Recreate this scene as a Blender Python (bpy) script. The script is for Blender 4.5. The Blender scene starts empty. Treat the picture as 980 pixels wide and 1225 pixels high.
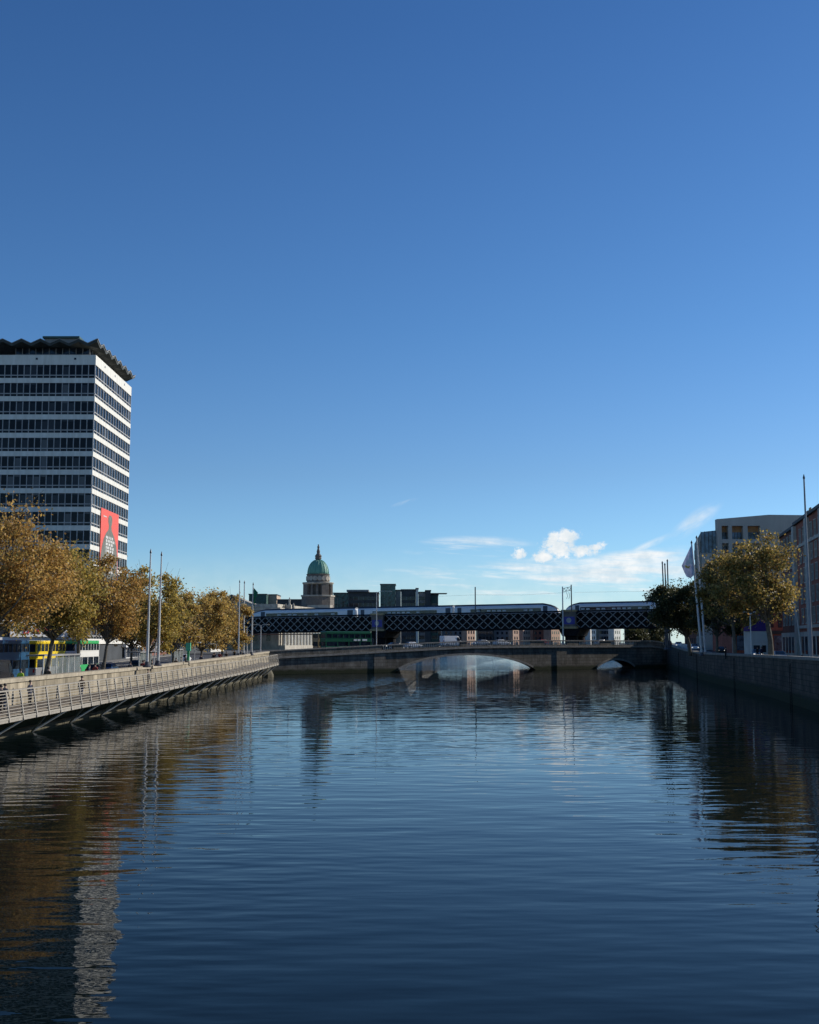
import bpy, bmesh, math, random
from math import radians as R, sin, cos, tan, atan, pi, sqrt
from mathutils import Vector, Matrix
import numpy as np
random.seed(7)
scene = bpy.context.scene
COL = scene.collection

# ------------------------------------------------------------------ camera numbers
EYE = 6.5; F = 1400.0; PITCH = R(6.36); CX = 490.0; CY = 612.5
def P(u, v, Y):
    """point seen at photo pixel (u, v) standing Y metres ahead"""
    dx = (u-CX)/F; dy = (CY-v)/F
    y = cos(PITCH) - dy*sin(PITCH); z = sin(PITCH) + dy*cos(PITCH)
    return Vector((dx/y*Y, Y, EYE + z/y*Y))
def PX(u, Y): return P(u, 768, Y).x
def PZ(v, Y): return P(CX, v, Y).z
def lerp(a, b, t): return a+(b-a)*t
def interp(x, pts):
    if x <= pts[0][0]: return pts[0][1]
    for (a, b), (c, d) in zip(pts, pts[1:]):
        if x <= c: return b+(d-b)*(x-a)/(c-a)
    return pts[-1][1]

# ------------------------------------------------------------------ materials
MATS = {}
def mat(name, col, rough=0.7, metal=0.0, var=0.12, scale=1.2, col2=None, bump=0.0, spec=0.4, stretch=None, transl=0.0, island=None, emit=None):
    if name in MATS: return MATS[name]
    m = bpy.data.materials.new(name); m.use_nodes = True
    nt = m.node_tree; N = nt.nodes; L = nt.links
    b = N['Principled BSDF']; out = N['Material Output']
    b.inputs['Roughness'].default_value = rough; b.inputs['Metallic'].default_value = metal
    b.inputs['Specular IOR Level'].default_value = spec
    tc = N.new('ShaderNodeTexCoord'); mp = N.new('ShaderNodeMapping')
    L.new(tc.outputs['Object'], mp.inputs['Vector'])
    if stretch: mp.inputs['Scale'].default_value = stretch
    nz = N.new('ShaderNodeTexNoise'); nz.inputs['Scale'].default_value = scale; nz.inputs['Detail'].default_value = 6
    nz.inputs['Roughness'].default_value = 0.65
    L.new(mp.outputs[0], nz.inputs['Vector'])
    rp = N.new('ShaderNodeValToRGB')
    c2 = col2 if col2 else tuple(c*(1-var*2.2) for c in col)
    c1 = col if col2 else tuple(min(1, c*(1+var)) for c in col)
    rp.color_ramp.elements[0].position = .32; rp.color_ramp.elements[1].position = .68
    rp.color_ramp.elements[0].color = (*c2, 1); rp.color_ramp.elements[1].color = (*c1, 1)
    L.new(nz.outputs['Fac'], rp.inputs['Fac'])
    src = rp.outputs['Color']
    if island:
        g = N.new('ShaderNodeNewGeometry'); r2 = N.new('ShaderNodeValToRGB')
        els = r2.color_ramp.elements; els[0].color = (*island[0], 1); els[0].position = 0
        els[1].color = (*island[-1], 1); els[1].position = 1
        for i, c in enumerate(island[1:-1]):
            e = els.new((i+1)/(len(island)-1)); e.color = (*c, 1)
        L.new(g.outputs['Random Per Island'], r2.inputs['Fac']); src = r2.outputs['Color']
    L.new(src, b.inputs['Base Color'])
    if bump:
        bp = N.new('ShaderNodeBump'); bp.inputs['Strength'].default_value = bump; bp.inputs['Distance'].default_value = .1
        n2 = N.new('ShaderNodeTexNoise'); n2.inputs['Scale'].default_value = scale*4; n2.inputs['Detail'].default_value = 4
        L.new(mp.outputs[0], n2.inputs['Vector']); L.new(n2.outputs['Fac'], bp.inputs['Height']); L.new(bp.outputs[0], b.inputs['Normal'])
    if transl:
        t = N.new('ShaderNodeBsdfTranslucent'); mx = N.new('ShaderNodeMixShader'); mx.inputs[0].default_value = transl
        L.new(src, t.inputs['Color']); L.new(b.outputs[0], mx.inputs[1]); L.new(t.outputs[0], mx.inputs[2]); L.new(mx.outputs[0], out.inputs['Surface'])
    if emit:
        b.inputs['Emission Color'].default_value = (*emit[0], 1); b.inputs['Emission Strength'].default_value = emit[1]
    MATS[name] = m; return m

def block_mat(name, col, col2, mortar, bw, bh, mort=0.02, rough=.85, dirt=0.5, axis='XZ', bump=.3, algae=0):
    """coursed masonry in object space; blocks bw x bh metres"""
    if name in MATS: return MATS[name]
    m = bpy.data.materials.new(name); m.use_nodes = True
    nt = m.node_tree; N = nt.nodes; L = nt.links; b = N['Principled BSDF']
    b.inputs['Roughness'].default_value = rough; b.inputs['Specular IOR Level'].default_value = .25
    tc = N.new('ShaderNodeTexCoord'); sp = N.new('ShaderNodeSeparateXYZ'); cb = N.new('ShaderNodeCombineXYZ')
    L.new(tc.outputs['Object'], sp.inputs[0])
    ad = N.new('ShaderNodeMath'); ad.operation = 'ADD'
    L.new(sp.outputs['X'], ad.inputs[0]); L.new(sp.outputs['Y'], ad.inputs[1])
    L.new(ad.outputs[0], cb.inputs['X']); L.new(sp.outputs['Z'], cb.inputs['Y'])
    br = N.new('ShaderNodeTexBrick'); br.inputs['Scale'].default_value = 1
    br.inputs['Brick Width'].default_value = bw; br.inputs['Row Height'].default_value = bh
    br.inputs['Mortar Size'].default_value = mort; br.inputs['Mortar Smooth'].default_value = .3
    br.inputs['Color1'].default_value = (*col, 1); br.inputs['Color2'].default_value = (*col2, 1); br.inputs['Mortar'].default_value = (*mortar, 1)
    L.new(cb.outputs[0], br.inputs['Vector'])
    nz = N.new('ShaderNodeTexNoise'); nz.inputs['Scale'].default_value = .35; nz.inputs['Detail'].default_value = 8; nz.inputs['Roughness'].default_value = .7
    mp = N.new('ShaderNodeMapping'); mp.inputs['Scale'].default_value = (1.6, 1.6, .45)
    L.new(tc.outputs['Object'], mp.inputs[0]); L.new(mp.outputs[0], nz.inputs['Vector'])
    rp = N.new('ShaderNodeValToRGB'); rp.color_ramp.elements[0].position = .35; rp.color_ramp.elements[1].position = .65
    k = 1-dirt; rp.color_ramp.elements[0].color = (k, k*.97, k*.9, 1); rp.color_ramp.elements[1].color = (1.1, 1.08, 1.05, 1)
    L.new(nz.outputs['Fac'], rp.inputs[0])
    mx = N.new('ShaderNodeMix'); mx.data_type = 'RGBA'; mx.blend_type = 'MULTIPLY'; mx.inputs['Factor'].default_value = 1
    L.new(br.outputs['Color'], mx.inputs[6]); L.new(rp.outputs[0], mx.inputs[7]); csrc = mx.outputs[2]
    if algae:
        m1 = N.new('ShaderNodeMath'); m1.operation = 'MULTIPLY_ADD'; L.new(nz.outputs['Fac'], m1.inputs[0]); m1.inputs[1].default_value = -1.6; L.new(sp.outputs['Z'], m1.inputs[2])
        ra = N.new('ShaderNodeMapRange'); L.new(m1.outputs[0], ra.inputs[0]); ra.inputs[1].default_value = algae-.8; ra.inputs[2].default_value = algae-.2; ra.inputs[3].default_value = 1; ra.inputs[4].default_value = 0
        ma = N.new('ShaderNodeMix'); ma.data_type = 'RGBA'; L.new(ra.outputs[0], ma.inputs['Factor']); L.new(csrc, ma.inputs[6]); ma.inputs[7].default_value = (.028, .035, .014, 1); csrc = ma.outputs[2]
    L.new(csrc, b.inputs['Base Color'])
    bp = N.new('ShaderNodeBump'); bp.inputs['Strength'].default_value = bump; bp.inputs['Distance'].default_value = .08
    L.new(br.outputs['Fac'], bp.inputs['Height']); bp.invert = True
    bp2 = N.new('ShaderNodeBump'); bp2.inputs['Strength'].default_value = bump; bp2.inputs['Distance'].default_value = .1
    n3 = N.new('ShaderNodeTexNoise'); n3.inputs['Scale'].default_value = 5; n3.inputs['Detail'].default_value = 5
    L.new(tc.outputs['Object'], n3.inputs['Vector']); L.new(n3.outputs['Fac'], bp2.inputs['Height']); L.new(bp.outputs[0], bp2.inputs['Normal'])
    L.new(bp2.outputs[0], b.inputs['Normal'])
    MATS[name] = m; return m

def glass_mat(name, col=(.02, .03, .045), rough=.06, var=.5, scale=.6, metal=0.0):
    return mat(name, col, rough=rough, var=var, scale=scale, spec=.35, metal=metal)

M = dict(
 white=mat('white_paint', (.78, .78, .76), .55, var=.05, scale=.4),
 cream=mat('cream_concrete', (.74, .73, .68), .75, col2=(.56, .545, .49), scale=.5, stretch=(2.5, 2.5, .35)),
 mullion=mat('grey_mullion_paint', (.27, .27, .28), .5),
 glass=glass_mat('dark_glass'),
 gglass=glass_mat('green_glass', (.05, .12, .11), .12),
 copper=mat('verdigris_copper', (.16, .36, .27), .6, col2=(.10, .27, .20), scale=.5, stretch=(3, 3, .3)),
 portland=mat('weathered_pale_stone', (.50, .46, .38), .85, col2=(.27, .24, .2), scale=.7, stretch=(1, 1, .5), bump=.2),
 palestonelit=mat('sunlit_portland_stone', (.66, .63, .55), .85, var=.1, scale=.6),  # brighter copy of the pale stone; sunlight painted into the colonnade
 darkstone=mat('sooty_stone', (.20, .17, .14), .85, col2=(.11, .095, .085), scale=.8, bump=.2),
 granite=block_mat('quay_granite', (.30, .28, .235), (.22, .205, .17), (.09, .085, .07), 1.5, .55),
 granite_dark=block_mat('damp_dark_granite', (.15, .128, .10), (.09, .08, .065), (.04, .038, .03), 1.5, .55, mort=.035, dirt=.65, algae=.85),
 bridgestone=block_mat('soot_dark_bridge_granite', (.25, .23, .195), (.17, .157, .133), (.06, .057, .05), 1.6, .7, mort=.04, dirt=.6, algae=.6),
 coping=mat('coping_stone', (.44, .385, .29), .85, col2=(.25, .215, .155), scale=1.5, bump=.2),
 coping_dark=mat('weathered_coping_stone', (.34, .315, .27), .85, col2=(.19, .175, .15), scale=1.5, bump=.2),
 parapet=block_mat('boardwalk_back_wall_stone', (.42, .37, .28), (.30, .265, .20), (.12, .105, .08), 1.7, .62, mort=.04, dirt=.6),
 deckwood=mat('weathered_deck_boards', (.20, .165, .125), .8, col2=(.11, .09, .07), scale=2, stretch=(.3, 6, 1)),
 steel=mat('galvanised_steel', (.36, .33, .28), .5, metal=.1, var=.1, scale=3),
 lightpole=mat('pale_grey_pole_paint', (.60, .60, .58), .4, metal=.1, var=.05),
 darkpole=mat('dark_pole_paint', (.09, .09, .10), .45, metal=.3),
 strut=mat('dull_strut_steel', (.75, .73, .66), .55, metal=.2),
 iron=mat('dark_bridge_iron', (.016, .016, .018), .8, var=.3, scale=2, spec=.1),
 lattice=mat('grey_lattice_paint', (.34, .325, .31), .55, var=.25, scale=1.5),
 ochre=mat('ochre_paint', (.42, .31, .16), .6),
 blue=mat('royal_blue_paint', (.05, .05, .30), .5),
 asphalt=mat('asphalt', (.055, .055, .058), .85, var=.25, scale=1.5, bump=.15),
 paving=mat('concrete_paving', (.22, .21, .19), .85, var=.2, scale=1.1, bump=.1),
 land=mat('city_ground', (.10, .10, .095), .9, var=.3, scale=.2),
 kerb=mat('granite_kerb', (.32, .31, .29), .8),
 line=mat('road_marking_white', (.7, .7, .68), .7),
 yellow=mat('bus_yellow', (.85, .62, .03), .3, var=.03),
 busgreen=mat('bus_green', (.05, .42, .14), .3, var=.04),
 darkgreen=mat('bus_dark_green', (.015, .12, .06), .3, var=.05),
 busblue=mat('bus_dark_blue', (.02, .08, .17), .3, var=.05),
 buswhite=mat('bus_white', (.75, .75, .72), .3, var=.03),
 orange=mat('orange_trim', (.65, .25, .03), .4),
 black=mat('tyre_rubber', (.015, .015, .016), .8),
 carblack=mat('car_paint_black', (.02, .02, .024), .25, var=.05),
 carwhite=mat('car_paint_white', (.72, .73, .74), .3, var=.03),
 carsilver=mat('car_paint_silver', (.42, .43, .45), .3, metal=.5, var=.03),
 carblue=mat('car_paint_blue', (.05, .12, .25), .3, var=.03),
 carred=mat('car_paint_red', (.35, .03, .03), .3, var=.03),
 lamp=mat('headlamp_glass', (.8, .8, .78), .2, emit=((1, .95, .85), 1.2)),
 tail=mat('tail_lamp_red', (.4, .01, .01), .3),
 rim=mat('wheel_rim_alloy', (.4, .4, .42), .35, metal=.7),
 bark=mat('plane_bark', (.17, .15, .11), .9, col2=(.07, .06, .05), scale=3, bump=.4),
 palebark=mat('mottled_pale_bark', (.40, .37, .30), .9, col2=(.13, .12, .09), scale=2.5, bump=.3),
 brick=block_mat('red_brick', (.44, .15, .10), (.33, .11, .08), (.12, .09, .08), .45, .15, mort=.012, dirt=.35, bump=.1),
 brickdark=block_mat('brown_brick', (.28, .12, .09), (.2, .09, .07), (.06, .05, .045), .45, .15, mort=.012, dirt=.35, bump=.1),
 brickfar=block_mat('pink_brick', (.52, .37, .29), (.45, .31, .25), (.3, .2, .17), .6, .25, dirt=.25, bump=.1),
 palestone=mat('limestone_trim', (.52, .49, .43), .8, col2=(.34, .32, .28), scale=.8),
 concrete=mat('grey_concrete_panel', (.46, .43, .38), .8, var=.1, scale=.15, stretch=(1, 1, .4)),
 bronze=mat('bronze_panel', (.42, .20, .07), .5, var=.15),
 slate=mat('slate_roof', (.06, .065, .075), .7, var=.2),
 darkclad=mat('charcoal_cladding', (.045, .05, .055), .6, var=.2, scale=.3),
 greyclad=mat('mid_grey_cladding', (.24, .24, .24), .7, var=.15, scale=.3),
 paleclad=mat('pale_render', (.62, .60, .55), .8, var=.1, scale=.3),
 tan=mat('tan_panel', (.5, .38, .28), .8, var=.1),
 greenclad=mat('green_weathered_metal', (.035, .09, .075), .5, var=.2),
 purple=mat('purple_hoarding', (.07, .03, .20), .6, var=.05),
 banner_red=mat('red_banner_fabric', (.72, .11, .09), .8, var=.04),
 banner_grey=mat('grey_banner_print', (.16, .17, .15), .8, var=.15, scale=.8),
 banner_white=mat('white_banner_print', (.62, .62, .6), .8, var=.25, scale=1.4),
 trainsilver=mat('train_silver_grey', (.68, .69, .73), .35, metal=.1, var=.04, scale=.3),
 trainroof=mat('train_dark_roof', (.03, .035, .05), .5, var=.1),
 traindoor=mat('train_door_blue', (.015, .045, .09), .35),
 sill=mat('window_reflection_paint', (.62, .63, .62), .4, var=.3, scale=4),  # pale colour for reflections painted onto the train windows
 shelterglass=mat('shelter_glass', (.30, .34, .33), .15, var=.2, spec=.8, scale=.8),
 skin=mat('skin', (.5, .33, .25), .6, var=.05),
 hair=mat('dark_hair', (.04, .03, .025), .7),
 flaggreen=mat('green_flag_cloth', (.03, .22, .12), .8, transl=.3),
 flagpurple=mat('lilac_flag_cloth', (.78, .78, .88), .8, transl=.4),
 flagwhite=mat('white_flag_cloth', (.85, .85, .82), .8),
 flagyellow=mat('yellow_flag_emblem', (.8, .55, .1), .8),
 redletter=mat('red_lettering', (.7, .04, .04), .5),
 ledge=mat('mossy_ledge_stone', (.13, .115, .075), .9, col2=(.05, .047, .03), scale=.9, bump=.4),
 hivis=mat('high_visibility_yellow', (.55, .75, .05), .7),
)
M['shelterglass'].node_tree.nodes['Principled BSDF'].inputs['Alpha'].default_value = .38
def leafmat(name, cols, tr=.45): return mat(name, (.1, .1, .05), .55, island=cols, transl=tr, spec=.35)
LEAF = dict(
 olive=leafmat('olive_gold_leaves', [(0.161, 0.113, 0.035), (0.419, 0.268, 0.078), (0.274, 0.156, 0.048), (0.579, 0.367, 0.098), (0.450, 0.240, 0.078), (0.740, 0.465, 0.127), (0.354, 0.268, 0.078)], .5),
 gold=leafmat('golden_brown_leaves', [(0.158, 0.104, 0.040), (0.529, 0.355, 0.111), (0.344, 0.222, 0.063), (0.687, 0.474, 0.127), (0.370, 0.325, 0.111), (0.581, 0.325, 0.095)], .5),
 mix=leafmat('green_gold_leaves', [(0.121, 0.108, 0.027), (0.422, 0.316, 0.076), (0.301, 0.259, 0.065), (0.634, 0.416, 0.086), (0.272, 0.187, 0.053), (0.543, 0.431, 0.108)], .5),
 red=leafmat('russet_leaves', [(0.230, 0.086, 0.043), (0.575, 0.216, 0.129), (0.402, 0.172, 0.086), (0.690, 0.316, 0.172)], .5),
 right=leafmat('yellow_green_leaves', [(0.063, 0.058, 0.018), (0.270, 0.216, 0.054), (0.180, 0.153, 0.045), (0.432, 0.297, 0.081), (0.135, 0.099, 0.036), (0.504, 0.360, 0.108), (0.360, 0.198, 0.054)], .5),
 dark=leafmat('deep_green_leaves', [(0.025, 0.033, 0.015), (0.088, 0.088, 0.031), (0.050, 0.056, 0.022), (0.150, 0.125, 0.044)], .35),
)

# ------------------------------------------------------------------ mesh builder
class MB:
    def __init__(s): s.v = []; s.f = []
    def add(s, vs, fs):
        o = len(s.v); s.v += [tuple(v) for v in vs]; s.f += [tuple(i+o for i in f) for f in fs]; return s
    def box(s, x0, x1, y0, y1, z0, z1, Mx=None):
        vs = [Vector(p) for p in ((x0,y0,z0),(x1,y0,z0),(x1,y1,z0),(x0,y1,z0),(x0,y0,z1),(x1,y0,z1),(x1,y1,z1),(x0,y1,z1))]
        if Mx: vs = [Mx@v for v in vs]
        return s.add(vs, [(0,3,2,1),(4,5,6,7),(0,1,5,4),(1,2,6,5),(2,3,7,6),(3,0,4,7)])
    def tube(s, pts, rad, n=8, cap=True):
        pts = [Vector(p) for p in pts]
        if not isinstance(rad, (list, tuple)): rad = [rad]*len(pts)
        rings = []
        for i, p in enumerate(pts):
            d = (pts[min(i+1, len(pts)-1)]-pts[max(i-1, 0)]).normalized()
            a = Vector((0,0,1)) if abs(d.z) < .9 else Vector((1,0,0))
            u = d.cross(a).normalized(); w = d.cross(u)
            rings.append([p+(u*cos(2*pi*k/n)+w*sin(2*pi*k/n))*rad[i] for k in range(n)])
        vs = [v for r in rings for v in r]; fs = []
        for i in range(len(pts)-1):
            for k in range(n):
                fs.append((i*n+k, i*n+(k+1)%n, (i+1)*n+(k+1)%n, (i+1)*n+k))
        if cap: fs.append(tuple(range(n))[::-1]); fs.append(tuple((len(pts)-1)*n+k for k in range(n)))
        return s.add(vs, fs)
    def bar(s, a, b, w, h=None):
        """square bar between two points"""
        h = h or w; a = Vector(a); b = Vector(b); d = (b-a).normalized()
        up = Vector((0,0,1)) if abs(d.z) < .95 else Vector((0,1,0))
        u = d.cross(up).normalized()*w/2; t = u.cross(d).normalized()*h/2
        vs = [a-u-t, a+u-t, a+u+t, a-u+t, b-u-t, b+u-t, b+u+t, b-u+t]
        return s.add(vs, [(0,1,2,3),(7,6,5,4),(0,4,5,1),(1,5,6,2),(2,6,7,3),(3,7,4,0)])
    def prism(s, poly, d):
        """poly: list of 3d points (planar), extruded by vector d"""
        poly = [Vector(p) for p in poly]; d = Vector(d); n = len(poly)
        vs = poly+[p+d for p in poly]
        fs = [tuple(range(n))[::-1], tuple(range(n, 2*n))]+[(i, (i+1)%n, (i+1)%n+n, i+n) for i in range(n)]
        return s.add(vs, fs)
    def lathe(s, prof, n=24, c=(0,0,0)):
        vs = [(c[0]+r*cos(2*pi*k/n), c[1]+r*sin(2*pi*k/n), c[2]+z) for r, z in prof for k in range(n)]
        fs = [(i*n+k, i*n+(k+1)%n, (i+1)*n+(k+1)%n, (i+1)*n+k) for i in range(len(prof)-1) for k in range(n)]
        fs += [tuple(range(n))[::-1], tuple((len(prof)-1)*n+k for k in range(n))]
        return s.add(vs, fs)
    def quad(s, a, b, c, d): return s.add([a, b, c, d], [(0,1,2,3)])
    def build(s, name, m, parent=None, smooth=False, bevel=0, loc=None):
        me = bpy.data.meshes.new(name); me.from_pydata(s.v, [], s.f); me.update()
        bm = bmesh.new(); bm.from_mesh(me); bmesh.ops.recalc_face_normals(bm, faces=bm.faces); bm.to_mesh(me); bm.free()
        me.materials.append(m)
        o = bpy.data.objects.new(name, me); COL.objects.link(o)
        if smooth: me.polygons.foreach_set('use_smooth', [True]*len(me.polygons))
        if parent: o.parent = parent
        if loc: o.location = loc
        if bevel:
            md = o.modifiers.new('bevel', 'BEVEL'); md.width = bevel; md.segments = 2; md.limit_method = 'ANGLE'
        return o

def tag(o, label, cat, group=None):
    o['label'] = label; o['category'] = cat
    if group: o['group'] = group
    return o
def thing(name, label, cat, loc=(0,0,0), rz=0, group=None):
    o = bpy.data.objects.new(name, None); COL.objects.link(o); o.empty_display_size = .2
    o.location = loc; o.rotation_euler = (0, 0, rz); return tag(o, label, cat, group)
def struct(o): o['kind'] = 'structure'; return o
def dup(root, loc, rz, label, group=None, scale=None):
    kids = {}
    for o in bpy.data.objects:
        if o.parent: kids.setdefault(o.parent.name, []).append(o)
    def cp(o, par):
        c = o.copy(); COL.objects.link(c)
        if par: c.parent = par
        for k in kids.get(o.name, []): cp(k, c)
        return c
    r = cp(root, None); r.location = loc; r.rotation_euler = (0, 0, rz); r['label'] = label
    if group: r['group'] = group
    if scale: r.scale = scale
    return r

# ------------------------------------------------------------------ sun + sky
SUN_EL = R(25); SUN_AZ = R(62)      # azimuth measured from +Y (view) towards +X
S = Vector((sin(SUN_AZ)*cos(SUN_EL), cos(SUN_AZ)*cos(SUN_EL), sin(SUN_EL)))
sl = bpy.data.lights.new('sun', 'SUN'); sl.energy = 5.0; sl.angle = R(.5); sl.color = (1, .93, .82)
so = bpy.data.objects.new('sun', sl); COL.objects.link(so); so.rotation_euler = (-S).to_track_quat('-Z', 'Y').to_euler()
so.location = S*300

w = bpy.data.worlds.new('World'); scene.world = w; w.use_nodes = True
nt = w.node_tree; N = nt.nodes; L = nt.links
bg = N['Background']; bg.inputs['Strength'].default_value = .1
sky = N.new('ShaderNodeTexSky'); sky.sky_type = 'NISHITA'; sky.sun_disc = False
sky.sun_elevation = SUN_EL; sky.sun_rotation = SUN_AZ
sky.air_density = 1.0; sky.dust_density = .3; sky.ozone_density = 3.0; sky.altitude = 0
def mth(op, a, b=None, c=None, clamp=False):
    n = N.new('ShaderNodeMath'); n.operation = op; n.use_clamp = clamp
    for i, x in enumerate((a, b, c)):
        if x is None: continue
        if isinstance(x, (int, float)): n.inputs[i].default_value = x
        else: L.new(x, n.inputs[i])
    return n.outputs[0]
tcw = N.new('ShaderNodeTexCoord'); sx = N.new('ShaderNodeSeparateXYZ'); L.new(tcw.outputs['Generated'], sx.inputs[0])
yy = mth('MAXIMUM', sx.outputs['Y'], .05)
A = mth('DIVIDE', sx.outputs['X'], yy); B = mth('DIVIDE', sx.outputs['Z'], yy)
def noise(sxx, syy, scale, detail=6, rough=.6, off=0, rot=0):
    a2 = mth('ADD', mth('MULTIPLY', A, cos(rot)), mth('MULTIPLY', B, sin(rot)))
    b2 = mth('SUBTRACT', mth('MULTIPLY', B, cos(rot)), mth('MULTIPLY', A, sin(rot)))
    cb = N.new('ShaderNodeCombineXYZ'); L.new(mth('MULTIPLY', a2, sxx), cb.inputs[0]); L.new(mth('MULTIPLY', b2, syy), cb.inputs[1]); cb.inputs[2].default_value = off
    nz = N.new('ShaderNodeTexNoise'); nz.inputs['Scale'].default_value = scale; nz.inputs['Detail'].default_value = detail; nz.inputs['Roughness'].default_value = rough
    L.new(cb.outputs[0], nz.inputs['Vector']); return nz.outputs['Fac']
def ell(a0, b0, ra, rb, rot=0):
    """1 - normalised distance to an ellipse in the direction plane"""
    da = mth('SUBTRACT', A, a0); db = mth('SUBTRACT', B, b0)
    x = mth('ADD', mth('MULTIPLY', da, cos(rot)), mth('MULTIPLY', db, sin(rot)))
    y = mth('SUBTRACT', mth('MULTIPLY', db, cos(rot)), mth('MULTIPLY', da, sin(rot)))
    x = mth('DIVIDE', x, ra); y = mth('DIVIDE', y, rb)
    d = mth('SQRT', mth('ADD', mth('MULTIPLY', x, x), mth('MULTIPLY', y, y)))
    return mth('SUBTRACT', 1, d)
def ab(u, v): p = P(u, v, 1000); return p.x/1000, (p.z-0)/1000
def E(u, v, ru, rv, rot=0):
    a, b = ab(u, v); return ell(a, b, ru/F, rv/F, rot)
def smooth(x, lo, hi):
    n = N.new('ShaderNodeMapRange'); n.interpolation_type = 'SMOOTHSTEP'; L.new(x, n.inputs[0])
    n.inputs[1].default_value = lo; n.inputs[2].default_value = hi; return n.outputs[0]
def mx_(a, b): return mth('MAXIMUM', a, b)
nfine = noise(1, 1, 95, 10, .68, 3.1)
cum = E(670, 664, 26, 19)
for e in (E(660, 657, 18, 14), E(678, 652, 18, 13), E(698, 668, 26, 10), E(650, 676, 22, 11), E(712, 664, 20, 7, .2), E(622, 673, 13, 9)): cum = mx_(cum, e)
cum = mth('ADD', cum, mth('MULTIPLY', mth('SUBTRACT', nfine, .5), 2.6))
cum = smooth(cum, .08, .7)
csh = smooth(noise(1, 1.3, 60, 6, .6, 8.2), .3, .7)
wn = noise(1, 9, 9, 7, .62, 1.7, -.05)
wisp = mx_(mx_(E(650, 700, 290, 28, .03), E(560, 664, 90, 16, .02)), mx_(E(740, 680, 110, 14, .14), E(600, 712, 330, 14)))
wisp = mth('MULTIPLY', smooth(wisp, 0, .6), smooth(wn, .38, .66))
wisp2 = mth('MULTIPLY', smooth(mx_(mx_(E(770, 664, 62, 6, .42), E(832, 632, 46, 13, .62)), E(484, 610, 20, 3, .3)), 0, .8), smooth(noise(1, 4, 22, 6, .6, 5, .55), .32, .62))
streak = smooth(mth('ADD', E(735, 684, 120, 7, .09), mth('MULTIPLY', mth('SUBTRACT', wn, .5), 2.2)), .1, .8)
haze_b = mth('MULTIPLY', smooth(B, .085, .0), .42)
cl = mth('MAXIMUM', cum, mth('MAXIMUM', mth('MULTIPLY', wisp, .95), mth('MAXIMUM', mth('MULTIPLY', wisp2, .5), mth('MULTIPLY', streak, .75))))
cl = mth('MULTIPLY', cl, smooth(sx.outputs['Y'], .1, .3))
cl = mth('MAXIMUM', cl, haze_b, clamp=True)
mxc = N.new('ShaderNodeMix'); mxc.data_type = 'RGBA'; L.new(cl, mxc.inputs['Factor'])
tint = N.new('ShaderNodeMix'); tint.data_type = 'RGBA'; tint.blend_type = 'MULTIPLY'; tint.inputs['Factor'].default_value = 1
L.new(sky.outputs[0], tint.inputs[6]); 
trp = N.new('ShaderNodeValToRGB'); te = trp.color_ramp.elements
TP = [(0.0, (.86, 1.34, 1.80)), (.07, (.82, 1.20, 1.64)), (.142, (.74, 1.03, 1.36)), (.26, (.59, .95, 1.32)), (.49, (.45, .81, 1.22))]
te[0].position = TP[0][0]; te[0].color = tuple(c/2 for c in TP[0][1])+(1,); te[1].position = TP[-1][0]; te[1].color = tuple(c/2 for c in TP[-1][1])+(1,)
for p_, c_ in TP[1:-1]: e_ = te.new(p_); e_.color = tuple(c/2 for c in c_)+(1,)
L.new(sx.outputs['Z'], trp.inputs[0])
vm = N.new('ShaderNodeVectorMath'); vm.operation = 'SCALE'; vm.inputs['Scale'].default_value = 1.70; L.new(trp.outputs[0], vm.inputs[0]); L.new(vm.outputs[0], tint.inputs[7])
L.new(tint.outputs[2], mxc.inputs[6]); cc = N.new('ShaderNodeMix'); cc.data_type = 'RGBA'; L.new(csh, cc.inputs['Factor']); cc.inputs[6].default_value = (6.9, 7.9, 8.6, 1); cc.inputs[7].default_value = (9.9, 9.9, 9.8, 1); L.new(cc.outputs[2], mxc.inputs[7])
L.new(mxc.outputs[2], bg.inputs['Color'])

# ------------------------------------------------------------------ setting : ground levels
LW = -28.5
def zl(Y): return interp(Y, [(150, 2.5), (235, 3.6), (300, 4.2)])
def zr(Y): return interp(Y, [(215, 3.9), (290, 5.2), (330, 5.2)])
RWALL = [(-60, 14), (0, 22), (60, 31), (108, 37.9), (142, 43.4), (175, 47.4), (210, 51.8), (246, 57.8), (275, 62), (303, 66)]
def rw(Y): return interp(Y, RWALL)

# water
m = bpy.data.materials.new('river_water'); m.use_nodes = True
nt2 = m.node_tree; N2 = nt2.nodes; L2 = nt2.links; b = N2['Principled BSDF']
b.inputs['Base Color'].default_value = (.003, .007, .008, 1); b.inputs['Roughness'].default_value = .0; b.inputs['IOR'].default_value = 1.15
tc = N2.new('ShaderNodeTexCoord')
def wnoise(sc, scale, detail, rot=0, rough=.5):
    mp = N2.new('ShaderNodeMapping'); mp.inputs['Scale'].default_value = sc; mp.inputs['Rotation'].default_value = (0, 0, rot)
    L2.new(tc.outputs['Object'], mp.inputs[0])
    n = N2.new('ShaderNodeTexNoise'); n.inputs['Scale'].default_value = scale; n.inputs['Detail'].default_value = detail; n.inputs['Roughness'].default_value = rough
    L2.new(mp.outputs[0], n.inputs['Vector']); return n.outputs['Fac']
def m2(op, a, b_, cl=False):
    n = N2.new('ShaderNodeMath'); n.operation = op; n.use_clamp = cl
    for i, x in enumerate((a, b_)):
        if isinstance(x, (int, float)): n.inputs[i].default_value = x
        else: L2.new(x, n.inputs[i])
    return n.outputs[0]
big = wnoise((.42, 1, 1), .42, 1.0, .14); med = wnoise((.36, 1, 1), 1.25, 1.6, -.09, .4); fin = wnoise((.5, 1, 1), 4.5, 2, .05)
patch = wnoise((1, .35, 1), .05, 3, .5)
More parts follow.
